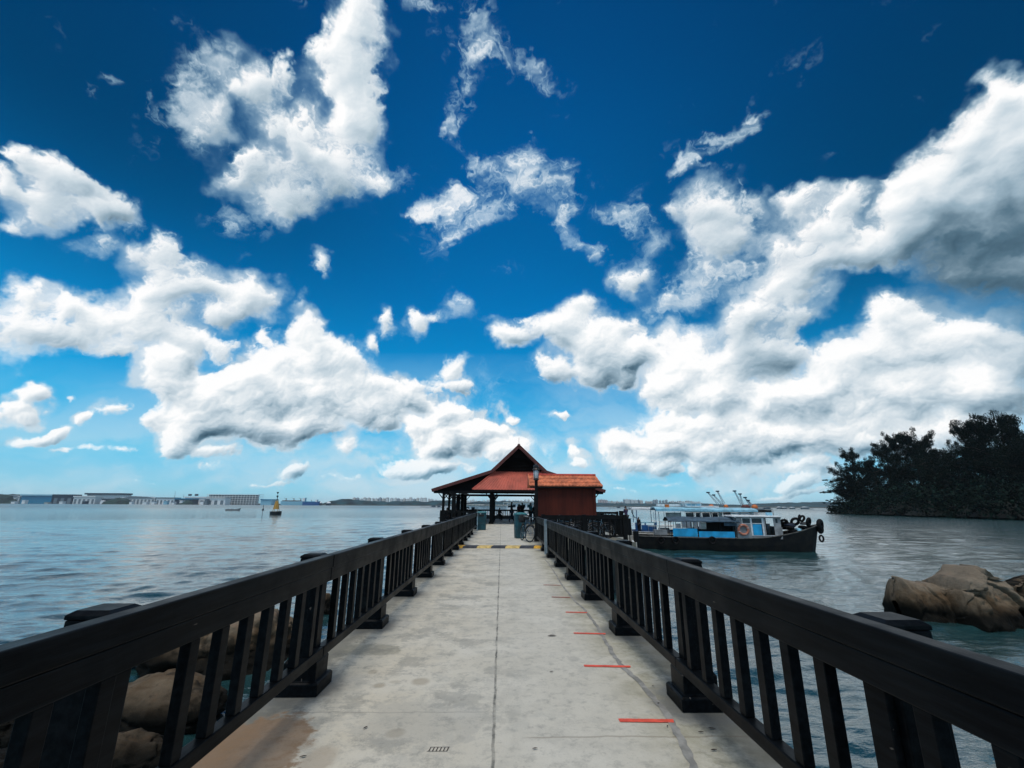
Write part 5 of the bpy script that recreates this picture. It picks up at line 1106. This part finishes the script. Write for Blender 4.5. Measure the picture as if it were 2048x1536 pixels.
ridge_rock([(1884, 1200), (1889, 1153), (1902, 1146), (1913, 1131), (1930, 1129), (1946, 1136), (1962, 1149), (1985, 1158), (1998, 1172), (2015, 1186), (2040, 1206), (2070, 1228), (2100, 1250)], 15.8, 1.25, 7, 'tall humped brown rock joined to the flat topped one', .1)
ridge_rock([(2005, 1196), (2020, 1172), (2042, 1158), (2075, 1152), (2110, 1180), (2130, 1210)], 18.5, 1.1, 11, 'dark rock behind the humped one at the right edge', .1)

# ================================================================ headland on the right
M['leafdark'] = mat('dark_foliage', (.006, .017, .013), .75, var=.6, scale=.35, spec=.08); M['leafmid'] = mat('feathery_foliage', (.009, .022, .017), .75, var=.6, scale=.4, spec=.08)
M['bark'] = mat('dark_bark', (.03, .025, .02), .9, var=.3, scale=2); M['earth'] = mat('shore_earth', (.008, .010, .007), .95, var=.4, scale=.05)
TIP = at_z(1668, 1027.5, WATER_Z); EDG = at_z(2048, 1041, WATER_Z)
def headland():
    d = (EDG-TIP); d.z = 0; Lh = d.length; d.normalize(); n = Vector((-d.y, d.x, 0)); n = n if n.x > 0 else -n; NX, NY = 120, 40; X = np.zeros((NY, NX)); Y = X.copy(); Z = X.copy()
    for i in range(NX):
        s = -6+i/(NX-1)*(Lh+76)
        for j in range(NY):
            w = j/(NY-1)*95; q_ = TIP+d*s+n*w; e = max(0, min(1, (s+6)/40))*min(1, max(0, w+1)/12)*min(1, (95-w)/30); h = 6.0*e**.8+mn.fractal(Vector((q_.x*.04, q_.y*.04, 0)), .9, 2, 4)*1.5*e
            o_ = mn.noise(Vector((s*.06, 3, 0)))*6*(1-w/95); X[j, i] = q_.x-n.x*o_; Y[j, i] = q_.y-n.y*o_; Z[j, i] = WATER_Z-.5+h*1.1+.2
    o = grid_mesh('headland', X, Y, Z, M['earth']); tag(o, kind='structure'); return d, n, Lh
HD, HN, HL = headland()
def crown_mesh(name, kind, seed, R=1.0):
    """unit tree, height 1: returns crown mesh and trunk mesh"""
    rr = np.random.default_rng(seed); vs = []; fs = []; cl = []
    tr = MB(); tr.tube([(0, 0, -.03), (.01, .0, .25), (.015, .01, .55), (.0, .0, .93)], [.020, .015, .010, .002], 7)
    nl = 32 if kind != 'spread' else 16
    for k in range(nl):
        z0 = rr.uniform(.14, .88) if kind != 'spread' else rr.uniform(.12, .8); a = rr.uniform(0, 2*pi)
        if kind == 'casuarina': ln = (.30*(1-((z0-.35)/.72)**2)**.7 if z0 > .35 else .28)*rr.uniform(.6, 1.2); up = .55*rr.uniform(.5, 1.4)
        elif kind == 'broad': ln = .40*rr.uniform(.55, 1.05)*(1-.6*abs(z0-.5)); up = .35
        else: ln = .55*rr.uniform(.6, 1.1); up = -.02
        b = Vector((.01, 0, z0)); e = Vector((ln*cos(a), ln*sin(a), min(z0+ln*up, .97))); mid = b.lerp(e, .55)+Vector((0, 0, .02)); tr.tube([b, mid, e], [.006, .004, .001], 5)
        for t in np.linspace(.30, 1.02, 6 if kind != 'broad' else 5):
            c = b.lerp(e, t)+Vector(rr.normal(0, .018, 3)); rad = {'casuarina': .060, 'broad': .088, 'spread': .07}[kind]*rr.uniform(.7, 1.25)*(1.1-.35*t); cl.append((c, rad, Vector((cos(a), sin(a), 0))))
    for z0 in np.linspace(.45, .97, 9): cl.append((Vector((rr.normal(0, .015), rr.normal(0, .015), z0)), .05, Vector((0, 0, 1))))
    for c, rad, out in cl:
        nn = {'casuarina': 90, 'broad': 100, 'spread': 95}[kind]
        for _ in range(nn):
            d = Vector(rr.normal(0, 1, 3)); d.normalize(); d *= rad*rr.uniform(.1, 1.0)**.6
            if kind == 'spread': d.z *= .30
            p = c+d
            if kind == 'casuarina': ax = (out*.55+Vector((0, 0, .75))+Vector(rr.normal(0, .45, 3))).normalized(); l, w = .026*rr.uniform(.6, 1.4), .0038
            elif kind == 'broad': ax = Vector(rr.normal(0, 1, 3)).normalized(); l, w = .014*rr.uniform(.6, 1.3), .0065
            else: ax = (out+Vector(rr.normal(0, .5, 3))*.8).normalized(); ax.z *= .3; l, w = .024*rr.uniform(.6, 1.3), .0075
            sd = ax.cross(Vector(rr.normal(0, 1, 3))).normalized()*w; b = len(vs); vs += [p-ax*l*.5, p+sd, p+ax*l*.5, p-sd]; fs.append((b, b+1, b+2, b+3))
    me = bpy.data.meshes.new(name); me.from_pydata([tuple(v) for v in vs], [], fs); me.materials.append(M['leafmid' if kind == 'casuarina' else 'leafdark']); return me, tr
VAR = []
for i, kd in enumerate(('casuarina', 'casuarina', 'casuarina', 'broad', 'broad', 'spread')):
    me, tr = crown_mesh('crown_'+kd, kd, 20+i); t_o = tr.build('trunk', M['bark']); tm = t_o.data; bpy.data.objects.remove(t_o); VAR.append((kd, me, tm))
def tree(px, ytop, Y, v, wf, lab, grp='trees on the headland', rot=None, zb=None):
    top = at_y(px, ytop, Y); zb = WATER_Z+2.0 if zb is None else zb; h = top.z-zb; kd, me, tm = VAR[v]; r = empty('tree', (top.x, Y, zb), random.uniform(0, 6.28) if rot is None else rot, lab, 'tree', grp); r.scale = (h*wf, h*wf, h)
    for nme, d_ in (('crown', me), ('trunk', tm)): o = bpy.data.objects.new(nme, d_); COL.objects.link(o); o.parent = r
    return r
TREES = [
 (1701, 898, 258, 0, .85, 'rounded feathery tree nearest the tip of the headland'), (1680, 935, 266, 4, .9, 'low dark tree at the very tip of the headland'), (1728, 915, 252, 1, .8, 'feathery tree just right of the rounded one at the tip'),
 (1766, 880, 244, 2, .8, 'feathery tree left of the twin topped pair'), (1786, 868, 240, 0, .62, 'tall feathery tree, left one of the twin tops'), (1822, 856, 236, 1, .72, 'tall feathery tree, right one of the twin tops'), (1846, 893, 228, 2, .8, 'feathery tree sloping down right of the twin tops'),
 (1872, 907, 222, 3, 1.2, 'broad dark tree left of the tallest group'), (1905, 898, 208, 4, 1.15, 'wide flat topped dark tree in front of the tallest group'), (1926, 845, 196, 0, .72, 'feathery tree with gaps, left of the tallest group'), (1948, 828, 190, 1, .72, 'tall feathery tree, left of the highest crown'),
 (1990, 820, 182, 2, .78, 'highest feathery tree on the headland'), (2022, 842, 176, 0, .7, 'feathery tree sloping down right of the highest crown'), (2044, 862, 166, 3, 1.0, 'dark tree at the right edge of the picture'), (2080, 850, 160, 1, .8, 'feathery tree just beyond the right edge'),
 (1705, 950, 250, 3, 1.4, 'squat dark tree below the rounded feathery tree'), (1745, 935, 240, 4, 1.3, 'squat dark tree below the left feathery tree'), (1790, 925, 228, 3, 1.3, 'squat dark tree below the twin tops'), (1832, 920, 216, 4, 1.3, 'squat dark tree right of the one below the twin tops'),
 (1880, 925, 200, 3, 1.3, 'squat dark tree at the centre of the shore'), (1925, 915, 186, 4, 1.3, 'squat dark tree below the tall gappy group'), (1965, 885, 176, 3, 1.15, 'dense dark tree below the highest crown'), (2005, 890, 168, 4, 1.2, 'dense dark tree right of the highest crown'), (2046, 895, 158, 3, 1.3, 'dense dark tree low at the right edge'), (2090, 890, 148, 4, 1.3, 'dense dark tree beyond the right edge'),
]
for (px, yt, Y, v, wf, lab) in TREES: tree(px, yt, Y, v, wf, lab)
tree(1676, 948, 268, 5, .75, 'spreading tree reaching out in layers over the water at the tip', rot=2.0, zb=WATER_Z+.6)
tree(1690, 925, 262, 5, .7, 'spreading tree with flat layered branches behind the tip', rot=.7, zb=WATER_Z+1)
def undergrowth():
    rr = np.random.default_rng(9); vs = []; fs = []
    for _ in range(5200):
        s = rr.uniform(-4, HL+70); w = rr.uniform(-2.5, 24); q_ = TIP+HD*s+HN*w; hmax = (4+11*min(1, max(s, 0)/45))*(.55+.45*mn.noise(Vector((s*.08, w*.1, 2)))+.2); z = WATER_Z+.3+rr.uniform(0, 1)**1.2*max(hmax, 1)+w*.12; c = Vector((q_.x, q_.y, z))
        for _k in range(7):
            p = c+Vector(rr.normal(0, .8, 3)); ax = Vector(rr.normal(0, 1, 3)).normalized(); l = rr.uniform(.5, 1.1); sd = ax.cross(Vector(rr.normal(0, 1, 3))).normalized()*l*.4; b = len(vs); vs += [tuple(p-ax*l*.6), tuple(p+sd), tuple(p+ax*l*.6), tuple(p-sd)]; fs.append((b, b+1, b+2, b+3))
    me = bpy.data.meshes.new('undergrowth'); me.from_pydata(vs, [], fs); o = finish(bpy.data.objects.new('undergrowth', me), me, M['leafdark'], None, False); tag(o, 'dark tangled shore growth along the foot of the headland trees', 'undergrowth', kind='stuff')
undergrowth()
for i in range(7):
    s = -7+i*3.2; q_ = TIP+HD*s; boulder((q_.x+random.uniform(-1, 1), q_.y-1.5, WATER_Z+.0), (1.6, 1.2, .7), 20+i, 'dark shore rock at the foot of the headland tip, number %s from the tip' % ['one', 'two', 'three', 'four', 'five', 'six', 'seven'][i], group='shore rocks at the headland tip')
for o in COL.objects:
    if o.name.startswith('boulder') and str(o.get('label', '')).startswith('dark shore rock'):
        k = ['one', 'two', 'three', 'four', 'five', 'six', 'seven'].index(o['label'].split()[-4]); o['label'] = 'dark shore rock at the headland tip, '+['outermost in the water', 'second from the water', 'third from the water', 'fourth from the water', 'fifth from the water', 'sixth from the water', 'last before the trees'][k]

# ================================================================ far shores
M['hazegreen'] = mat('far_woods', (.008, .045, .058), .9, var=.5, scale=.02); M['farland'] = mat('far_low_land', (.05, .06, .05), .9, var=.3, scale=.01)  # woods and hills tinted blue-teal: distance haze put into their colour
def shore(name, prof, Y, depth, mt, seed, rough=2.0, lab=None):
    """low land; prof is its skyline as picture points at distance Y"""
    P = [at_y(px, py, Y) for px, py in prof]; xs = [p_.x for p_ in P]; zs = [p_.z for p_ in P]; n = 420; m = 12; X = np.zeros((m+1, n+1)); Yg = X.copy(); Z = X.copy()
    for i in range(n+1):
        x = xs[0]+(xs[-1]-xs[0])*i/n; zt = np.interp(x, xs, zs)
        for j in range(m+1):
            a = j/m; z = WATER_Z-.5+(max(zt, WATER_Z+.3)-WATER_Z+.5)*sin(pi*min(a*1.15, 1)*.5)**.5*(1 if a < .9 else .4)
            z += mn.fractal(Vector((x*.02, a*3, seed)), .8, 2, 5)*rough*min(1, a*5) if j else 0; X[j, i] = x; Yg[j, i] = Y+(a-.1)*depth; Z[j, i] = z
    o = grid_mesh(name, X, Yg, Z, M[mt], smooth=False)
    if lab: tag(o, lab, 'woods', kind='stuff')
    else: tag(o, kind='structure')
shore('far_shore', [(-500, 1003.5), (0, 1004.5), (420, 1006.5), (640, 1008), (900, 1009.5), (1100, 1010.5), (1300, 1012), (1700, 1014), (2200, 1016)], 2150, 200, 'farland', 1, .5)
shore('far_woods', [(-500, 990), (-60, 988), (0, 987.5), (14, 989), (30, 997), (60, 1001), (110, 1000), (160, 1003), (230, 1001), (300, 1005), (400, 1006)], 2250, 150, 'hazegreen', 4, 5, 'belt of far trees on the left shore behind the yards')
shore('far_woods', [(630, 1008), (655, 1001), (672, 997), (690, 999), (705, 1001), (760, 1003), (840, 1003), (880, 1001), (900, 1000), (930, 1004), (1000, 1002), (1050, 1003), (1100, 1004), (1200, 1008)], 2200, 150, 'hazegreen', 6, 5, 'belt of far trees behind the shelter, below the white flats')
shore('far_hills', [(1150, 1009), (1195, 1007.5), (1230, 1005.5), (1300, 1006), (1350, 1007), (1400, 1005), (1440, 1006), (1500, 1009), (1540, 1010), (1600, 1006.5), (1640, 1005), (1700, 1004), (1800, 1003), (2000, 1006), (2300, 1000)], 2300, 500, 'hazegreen', 9, 4)
def m_tower(name, c, win=(.16, .20, .24), sx=.25, sz=.33):
    m, q, p = mat_base(name); co = q.new('ShaderNodeTexCoord').outputs['Object']; x, y, z = q.xyz(co)
    fx = q.m('PINGPONG', q.m('ADD', x, y), 2.2); fz = q.m('PINGPONG', z, 1.5); w = q.m('MULTIPLY', q.mr(fx, .9, 1.1), q.mr(fz, .7, .85))
    n = q.noise(co, .08, 3, .5); q.l.new(q.mix(q.m('MULTIPLY', w, .75), q.mix(q.mr(n, .4, .6), c, tuple(v*.85 for v in c)), win), p.inputs['Base Color']); p.inputs['Roughness'].default_value = .7; return m
TW = [m_tower('white_flats', (.80, .80, .78)), m_tower('cream_flats', (.72, .66, .60)), m_tower('grey_flats', (.40, .44, .48)), m_tower('pink_flats', (.66, .54, .52))]
M['concreteflat'] = mat('far_pale_concrete', (.70, .72, .72), .8); M['farblue'] = mat('far_blue_cladding', (.01, .24, .42), .6); M['farroof'] = mat('far_grey_roof', (.16, .20, .23), .7); M['farnavy'] = mat('far_navy_cladding', (.012, .025, .05), .6); M['farwhite'] = mat('far_white_cladding', (.92, .92, .92), .6)
ORD = 'first second third fourth fifth sixth seventh eighth ninth tenth eleventh twelfth thirteenth fourteenth fifteenth sixteenth seventeenth eighteenth nineteenth twentieth twenty-first twenty-second twenty-third twenty-fourth twenty-fifth twenty-sixth twenty-seventh twenty-eighth twenty-ninth thirtieth thirty-first thirty-second thirty-third thirty-fourth thirty-fifth'.split()
def tower(px0, px1, yt, mi, lab, Y=2600, grp=None, depth=18):
    a = at_y(px0, yt, Y); b = at_y(px1, yt, Y); h = a.z-WATER_Z; w = b.x-a.x; r = empty('apartment_block', ((a.x+b.x)/2, Y, WATER_Z), 0, lab, 'building', grp)
    MB().box(-w/2, w/2, -depth/2, depth/2, -1, h).build('wall', TW[mi], r); MB().box(-w*.18, w*.18, -3, 3, h, h+3.2).build('roof_plant', TW[mi], r); MB().box(-w/2-.3, w/2+.3, -depth/2-.3, depth/2+.3, h-1.2, h-.1).build('parapet', M['farwhite'], r)
    return r
rr = random.Random(12); G1 = 'white apartment blocks across the water behind the yellow buoy'; G2 = 'white apartment blocks across the water right of the kiosk'; G3 = 'white apartment blocks seen under the shelter roof'
x = 688; i = 0
while x < 872:
    w = rr.uniform(3.5, 7); yt = 996.6+rr.uniform(-1.5, 2.5)+(2.5 if x < 700 else 0)+(1.5 if x > 850 else 0)
    tower(x, x+w, yt, rr.choice((0, 0, 0, 1, 2)), ORD[i]+' apartment block from the left in the far row between buoy and shelter', 2600, G1); x += w+rr.uniform(.3, 3.0); i += 1
x = 893; i = 0
while x < 1066:
    w = rr.uniform(3, 6.5); yt = 1001+rr.uniform(-2.5, 1.5)
    tower(x, x+w, yt, rr.choice((0, 0, 1)), ORD[i]+' low apartment block from the left, seen under the shelter roof', 2600, G3); i += 1; x += w+rr.uniform(.5, 4)
for a, b, yt, mi, lab in [(1196, 1200, 999.5, 3, 'pinkish apartment block touching the right wall of the kiosk'), (1201, 1204.5, 999, 3, 'second pinkish apartment block right of the kiosk'), (1206, 1210, 999.5, 3, 'third pinkish apartment block right of the kiosk'), (1211, 1215, 1000.5, 3, 'fourth pinkish apartment block right of the kiosk'),
     (1247, 1248.8, 999, 2, 'thin grey edge block left of the white slab blocks'), (1249, 1258.5, 999, 0, 'first broad white slab block right of the kiosk'), (1258.8, 1260.8, 999.3, 2, 'grey end block between first and second white slabs'), (1261, 1267, 1000, 0, 'second white slab block right of the kiosk'), (1267.6, 1275, 1000.3, 0, 'third white slab block, behind the standing purple shirted person'), (1276, 1278, 999.6, 2, 'grey end block right of the third white slab'), (1279, 1285, 1001, 1, 'cream block right of the white slabs'),
     (1306, 1310, 1000, 2, 'left one of the grey tower group above the blue boat'), (1310.8, 1315, 999.6, 2, 'right one of the grey tower group above the blue boat'), (1319, 1321.5, 1001, 2, 'slim grey tower right of the grey group'), (1325, 1328, 1001, 2, 'slim grey tower left of the orange box'), (1331, 1334, 1000, 2, 'slim grey tower directly above the orange box')]:
    tower(a, b, yt, mi, lab, 2700, G2)
x = 1217; i = 0
while x < 1396:
    w = rr.uniform(2.5, 5)
    if not (1246 < x < 1286 or 1304 < x < 1336): tower(x, x+w, 1003+rr.uniform(-1.5, 1.2), rr.choice((0, 0, 1)), ORD[i]+' low white apartment block from the left in the far row right of the kiosk', 2750, G2); i += 1
    x += w+rr.uniform(.2, 2.2)
# ---- yards on the left
def yard(name, px0, px1, yt, yb, Y, wm, rm, lab, roof='flat', depth=40, over=1.5, bays=0, cat='building', base_z=None):
    a = at_y(px0, yt, Y); b = at_y(px1, yb, Y); w = at_y(px1, yt, Y).x-a.x; h = at_y((px0+px1)/2, yt, Y).z-WATER_Z; r = empty(name, (a.x+w/2, Y, WATER_Z), 0, lab, cat)
    MB().box(-w/2, w/2, -depth/2, depth/2, -1, h*.86).build('wall', M[wm], r)
    if roof == 'flat': MB().box(-w/2-over, w/2+over, -depth/2-over*2, depth/2, h*.86+.05, h).build('roof', M[rm], r)
    elif roof == 'gable': m = MB(); m.prism([(-w/2-over, h*.72), (w/2+over, h*.72), (w*.25, h*.93), (-w*.25, h)], -depth/2-over, depth/2).build('roof', M[rm], r)
    if bays:
        for k in range(bays):
            x = -w/2+w*(k+.25)/bays; MB().box(x, x+w/bays*.5, -depth/2-.25, -depth/2-.05, 1, h*.6).build('door_bay', M['farroof'], r)
    return r
YD = 2100
yard('warehouse', 14, 50, 990, 1006, YD, 'concreteflat', 'farroof', 'grey hall beside the dark trees at the far left', 'gable', bays=4)
yard('warehouse', 54, 114, 989, 1006, YD, 'farblue', 'palebluepaint', 'bright blue clad warehouse on the far left shore', over=3)
yard('warehouse', 116, 156, 989, 1006, YD, 'farnavy', 'farnavy', 'dark navy warehouse right of the blue one', bays=3)
yard('warehouse', 157, 200, 992, 1007, YD-30, 'concreteflat', 'concreteflat', 'pale grey stepped building right of the navy warehouse', bays=5)
yard('factory', 183, 257, 986.5, 1006, YD+80, 'farwhite', 'farnavy', 'tall white factory with a thin dark overhanging roof', over=5)
yard('warehouse', 212, 250, 997, 1007.5, YD-40, 'farnavy', 'farroof', 'low dark shed in front of the tall white factory')
yard('warehouse', 252, 318, 992.5, 1008, YD, 'concreteflat', 'farroof', 'grey gabled shed with a row of pale bays', 'gable', bays=9)
yard('warehouse', 320, 356, 995, 1008, YD, 'farwhite', 'farroof', 'low white shed with grey roof right of the gabled one', bays=5)
yard('warehouse', 357, 392, 997, 1008, YD, 'farnavy', 'farblue', 'low dark teal shed left of the white building with drums')
yard('factory', 376, 418, 993.5, 1004, YD+60, 'farwhite', 'farwhite', 'white building with dark drums on its roof')
for k, px in enumerate((383, 396)):
    p = at_y(px, 990, YD+60); o = MB().cyl((-6, 0, 0), (6, 0, 0), 4.5, n=14).build('roof_drum', M['farnavy'], loc=(p.x, YD+50, p.z)); tag(o, ['left', 'right'][k]+' dark drum on the roof of the white building', 'drum')
def frame_block(px0, px1, yt, Y, floors, lab):
    a = at_y(px0, yt, Y); w = at_y(px1, yt, Y).x-a.x; h = a.z-WATER_Z+1; r = empty('parking_block', (a.x+w/2, Y, WATER_Z), 0, lab, 'building'); n = 18; r.rotation_euler.z = radians(-4)
    for k in range(floors+1): MB().box(-w/2, w/2, -22, 22, h*k/floors-1.2, h*k/floors+.6).build('floor_slab', M['farwhite'], r)
    for k in range(n+1): x = -w/2+w*k/n; MB().box(max(x-.7, -w/2+.01), min(x+.7, w/2-.01), -21.6, -20.2, 0, h).build('column', M['concreteflat'], r)
    MB().box(-w/2+2, w/2-2, -12, -11, 0, h-1).build('core_wall', M['farroof'], r)
rr = random.Random(77)
for k, (px, w, yt, mt_, lab) in enumerate([(4, 9, 1000, 'farroof', 'tiny grey shed at the very left edge of the far shore'), (26, 8, 1002, 'farwhite', 'tiny white boat shed in front of the leftmost grey hall'), (48, 6, 1000, 'farwhite', 'narrow white hut left of the blue warehouse'), (92, 8, 1004, 'offwhite', 'low pale hut in front of the blue warehouse'), (122, 7, 1003, 'farwhite', 'small white hut in front of the navy warehouse'),
   (168, 7, 1002, 'farnavy', 'small dark hut in front of the stepped building'), (204, 6, 1001, 'farwhite', 'small white hut right of the stepped building'), (262, 5, 1002, 'farwhite', 'small white boat shed at the left end of the gabled shed'), (288, 8, 1003.5, 'farwhite', 'white moored boats in front of the gabled shed'), (306, 6, 1002.5, 'farwhite', 'white hut in front of the right end of the gabled shed'),
   (330, 7, 1002, 'palebluepaint', 'pale blue hut in front of the low white shed'), (346, 5, 1003, 'farwhite', 'small white hut right of the pale blue hut'), (362, 6, 1001, 'farwhite', 'white hut left of the dark teal shed'), (402, 8, 1001, 'farwhite', 'white block beside the white building with drums'), (412, 5, 998, 'farroof', 'grey stair tower left of the open framed building')]):
    yard('shed', px, px+w, yt, 1008, 1960, mt_, 'farroof' if k % 2 else mt_, lab, rr.choice(('flat', 'gable')), depth=14, over=.6)
M['fardark'] = mat('far_dark_trees', (.012, .035, .030), .9, var=.5, scale=.02)
for k, (a, b, yt) in enumerate([(-60, 13, 988), (12, 22, 998), (205, 250, 996), (356, 378, 1000)]):
    shore('far_woods', [(a-2, 1008), (a+2, yt+4), ((a+b)/2, yt), (b-2, yt+3), (b+2, 1008)], 1950, 40, 'fardark', 30+k, 4, ['dark trees at the left end of the far shore', 'small dark trees before the leftmost hall', 'dark trees in front of the tall white factory', 'dark trees left of the white building with drums'][k])
frame_block(419, 525, 989.5, 2060, 5, 'long white open framed building of five floors left of the yellow buoy')
yard('warehouse', 421, 457, 995, 1008.5, 1990, 'farwhite', 'concreteflat', 'plain white block in front of the left end of the open framed building', bays=3)
yard('warehouse', 527, 548, 998.5, 1009, 2050, 'palebluepaint', 'farblue', 'low pale blue shed just left of the yellow buoy')
for k, (px, yt, yb, lab) in enumerate([(349, 982, 996, 'leaning grey mast above the low sheds'), (366, 988, 998, 'thin mast right of the leaning one')]):
    a = at_y(px, yb, 2120); b = at_y(px+2, yt, 2120); tag(MB().cyl((0, 0, 0), b-a, .9, .4, 6).build('mast', M['farroof'], loc=tuple(a)), lab, 'mast')
# ---- ships and tanks
def freighter(px0, px1, yd, Y, lab, hullm, deckm, cranes, bridge, flip=1):
    a = at_z(px0, 1009, WATER_Z); a = at_y(px0, yd, Y); b = at_y(px1, yd, Y); L = b.x-a.x; h = a.z-WATER_Z; r = empty('cargo_ship', ((a.x+b.x)/2, Y, WATER_Z), 0, lab, 'ship')
    hull_parts(r, L, L*.15, h, h*.3, h*.1, hullm, rake=4, trim=deckm); s = L/100
    for f in cranes:
        c = MB(); x = f*L; c.box(x-1.2*s, x+1.2*s, -1*s, 1*s, h, h+12*s); c.bar((x, 0, h+10*s), (x-10*s, 0, h+14*s), .8*s, .8*s); c.build('deck_crane', M['roofdark'], r)
    MB().box(bridge*L-5*s, bridge*L+5*s, -6*s, 6*s, h, h+13*s).build('bridge', M['farwhite'], r); MB().box(bridge*L+5.2*s, bridge*L+8*s, -2*s, 2*s, h, h+15*s).build('funnel', M['farblue'], r)
    MB().box(-.45*L, .30*L, -5*s, 5*s, h*.9, h+3.5*s).build('hatches', M[deckm], r)
freighter(563, 612, 1002.5, 1900, 'cargo ship with red decks, deck cranes and pale blue hull right of the yellow buoy', 'palebluepaint', 'roofdark', (-.32, 0.0, .28), .42)
freighter(606, 640, 1004, 1850, 'dark blue ship moored behind the stern of the red decked ship', 'bluepaint', 'farblue', (.0,), .3)
for k, (px, lab) in enumerate(((640, 'white domed tank right of the ships'), (657.5, 'second white dome on a dark barge, nearer the shelter'))):
    p = at_y(px, 1005, 1900); r = empty('storage_tank', (p.x, 1900, WATER_Z), 0, lab, 'tank'); MB().lathe([(9, 0), (9, 8)], n=20).build('shell', M['farnavy'], r); MB().lathe([(9, 8), (8, 11), (5, 14), (1, 15)], n=20).build('dome', M['farwhite'], r, smooth=True)
# ---- floating fish farms
def fish_farm(px0, px1, py, lab, huts, roofm='farwhite'):
    p = at_z((px0+px1)/2, py, WATER_Z); Y = p.y; a = at_y(px0, py, Y); b = at_y(px1, py, Y); L = b.x-a.x; r = empty('fish_farm', (p.x, Y, WATER_Z), 0, lab, 'fish farm', 'floating fish farms')
    MB().box(-L/2, L/2, -L/6, L/6, -.2, .5).build('raft', M['tarred'], r); s = Y/920
    for f, w, h, mt_ in huts:
        w *= s; h *= s; x = -L/2+f*L; H = MB().box(x-w/2, x+w/2, -2, 2, .5, .5+h*.7).build('hut', M['farroof'], r); MB().prism([(x-w/2-.6, .5+h*.7), (x+w/2+.6, .5+h*.7), (x, .5+h)], -2.6, 2.6).build('roof', M[mt_], H)
    for k in range(8): x = -L/2+(k+.5)*L/8; MB().cyl((x, -L/6+.3, .4), (x, -L/6+.3, 2.2), .12, n=5).build('stake', M['tarred'], r)
fish_farm(1217, 1262, 1016.2, 'low dark fish farm raft left of the blue boat', [(.45, 6, 3, 'farroof'), (.75, 4, 3, 'farroof')]); fish_farm(1524, 1544, 1018.8, 'fish farm with a grey hut right of the boat cranes', [(.5, 12, 4, 'farroof')]); fish_farm(1553, 1576, 1018, 'fish farm with a long white roof in the middle', [(.25, 8, 4, 'farwhite'), (.7, 9, 3.5, 'farwhite')])
fish_farm(1577, 1592, 1018.2, 'small fish farm between the two white roofed ones', [(.5, 9, 3.5, 'farwhite')]); fish_farm(1597, 1624, 1018.5, 'fish farm with the brightest white roof, nearest the headland', [(.5, 15, 4.5, 'farwhite')]); fish_farm(842, 884, 1014.5, 'dark fish farm raft touching the left side of the shelter roof', [(.6, 8, 4, 'farroof'), (.85, 6, 4, 'farroof')])
# ---- crane barge behind the boats
def barge():
    Y = 330; p = at_y(1450, 1010, Y); r = empty('crane_barge', (p.x, Y, WATER_Z), 0, 'distant work barge with leaning lattice crane booms above the boat roofs', 'barge'); s = Y/920
    L = at_y(1532, 1010, Y).x-at_y(1372, 1010, Y).x; off = at_y(1372, 1010, Y).x+L/2-p.x
    MB().box(off-L/2, off+L/2, -6, 6, -.3, 1.6).build('hull', M['hull'], r); MB().box(off-L/2+2, off-L/2+22, -4, 4, 1.6, 4.2).build('deckhouse', M['farwhite'], r); MB().box(off+1, off+L/2-4, -4, 4, 1.6, 2.7).build('deckhouse', M['farroof'], r)
    for px, w in ((1421, 11), (1450, 9), (1489, 17), (1507, 12)):
        q_ = at_y(px, 1008, Y); x = q_.x-p.x; MB().lathe([(w*s*.5, 1.6), (w*s*.5, 3.0), (w*s*.3, 4.0), (w*s*.08, 4.3)], c=(x, -1, .9), n=10).build('winch_drum', M['orange2' if px != 1489 else 'roofdark'], r)
    for (bx, by, tx, ty) in ((1437, 1009, 1416, 985), (1446, 1010, 1427, 990), (1449, 1008, 1435, 982.5), (1485, 1011, 1469, 982), (1487, 1011, 1480, 988), (1501, 1010, 1490, 995), (1504, 1010, 1496, 1001)):
        a = at_y(bx, by, Y)-Vector((p.x, Y, WATER_Z)); b = at_y(tx, ty, Y)-Vector((p.x, Y, WATER_Z)); d = b-a; sd = Vector((d.z, 0, -d.x)).normalized()*.62; m = MB()
        for k in (-1, 1):
            m.cyl(a+sd*k, b+sd*k*.4, .12, n=5); m.cyl(a+sd*k*.8+Vector((0, 1, 0)), b+sd*k*.4+Vector((0, .5, 0)), .10, n=5)
        N = 9
        for j in range(N): m.cyl(a.lerp(b, j/N)+sd*(1 if j % 2 else -1)*(1-.6*j/N), a.lerp(b, (j+1)/N)-sd*(1 if j % 2 else -1)*(1-.6*(j+1)/N), .09, n=4)
        B_ = m.build('crane_boom', M['steel'], r); MB().cbox(tuple(b), (2.0, 1, .9)).build('boom_head', M['farnavy'], B_); MB().cyl(b+Vector((-1.4, 0, -.2)), b+Vector((1.4, 0, .1)), .22, n=5).build('boom_sheave', M['farnavy'], B_)
barge()

# ================================================================ haze
def haze():
    m = bpy.data.materials.new('haze'); m.use_nodes = True; t = m.node_tree; t.nodes.clear(); q = NT(t); o = q.new('ShaderNodeOutputMaterial'); v = q.new('ShaderNodeVolumePrincipled')
    v.inputs['Color'].default_value = (.80, .92, 1.0, 1); v.inputs['Density'].default_value = HAZE; v.inputs['Anisotropy'].default_value = .2
    q.l.new(v.outputs[0], o.inputs['Volume']); b = MB().box(-6200, 6200, -6200, 6200, -8.3, 62).build('haze', m); tag(b, 'thin pale sea haze filling the air over the strait', 'haze', kind='stuff')
haze()
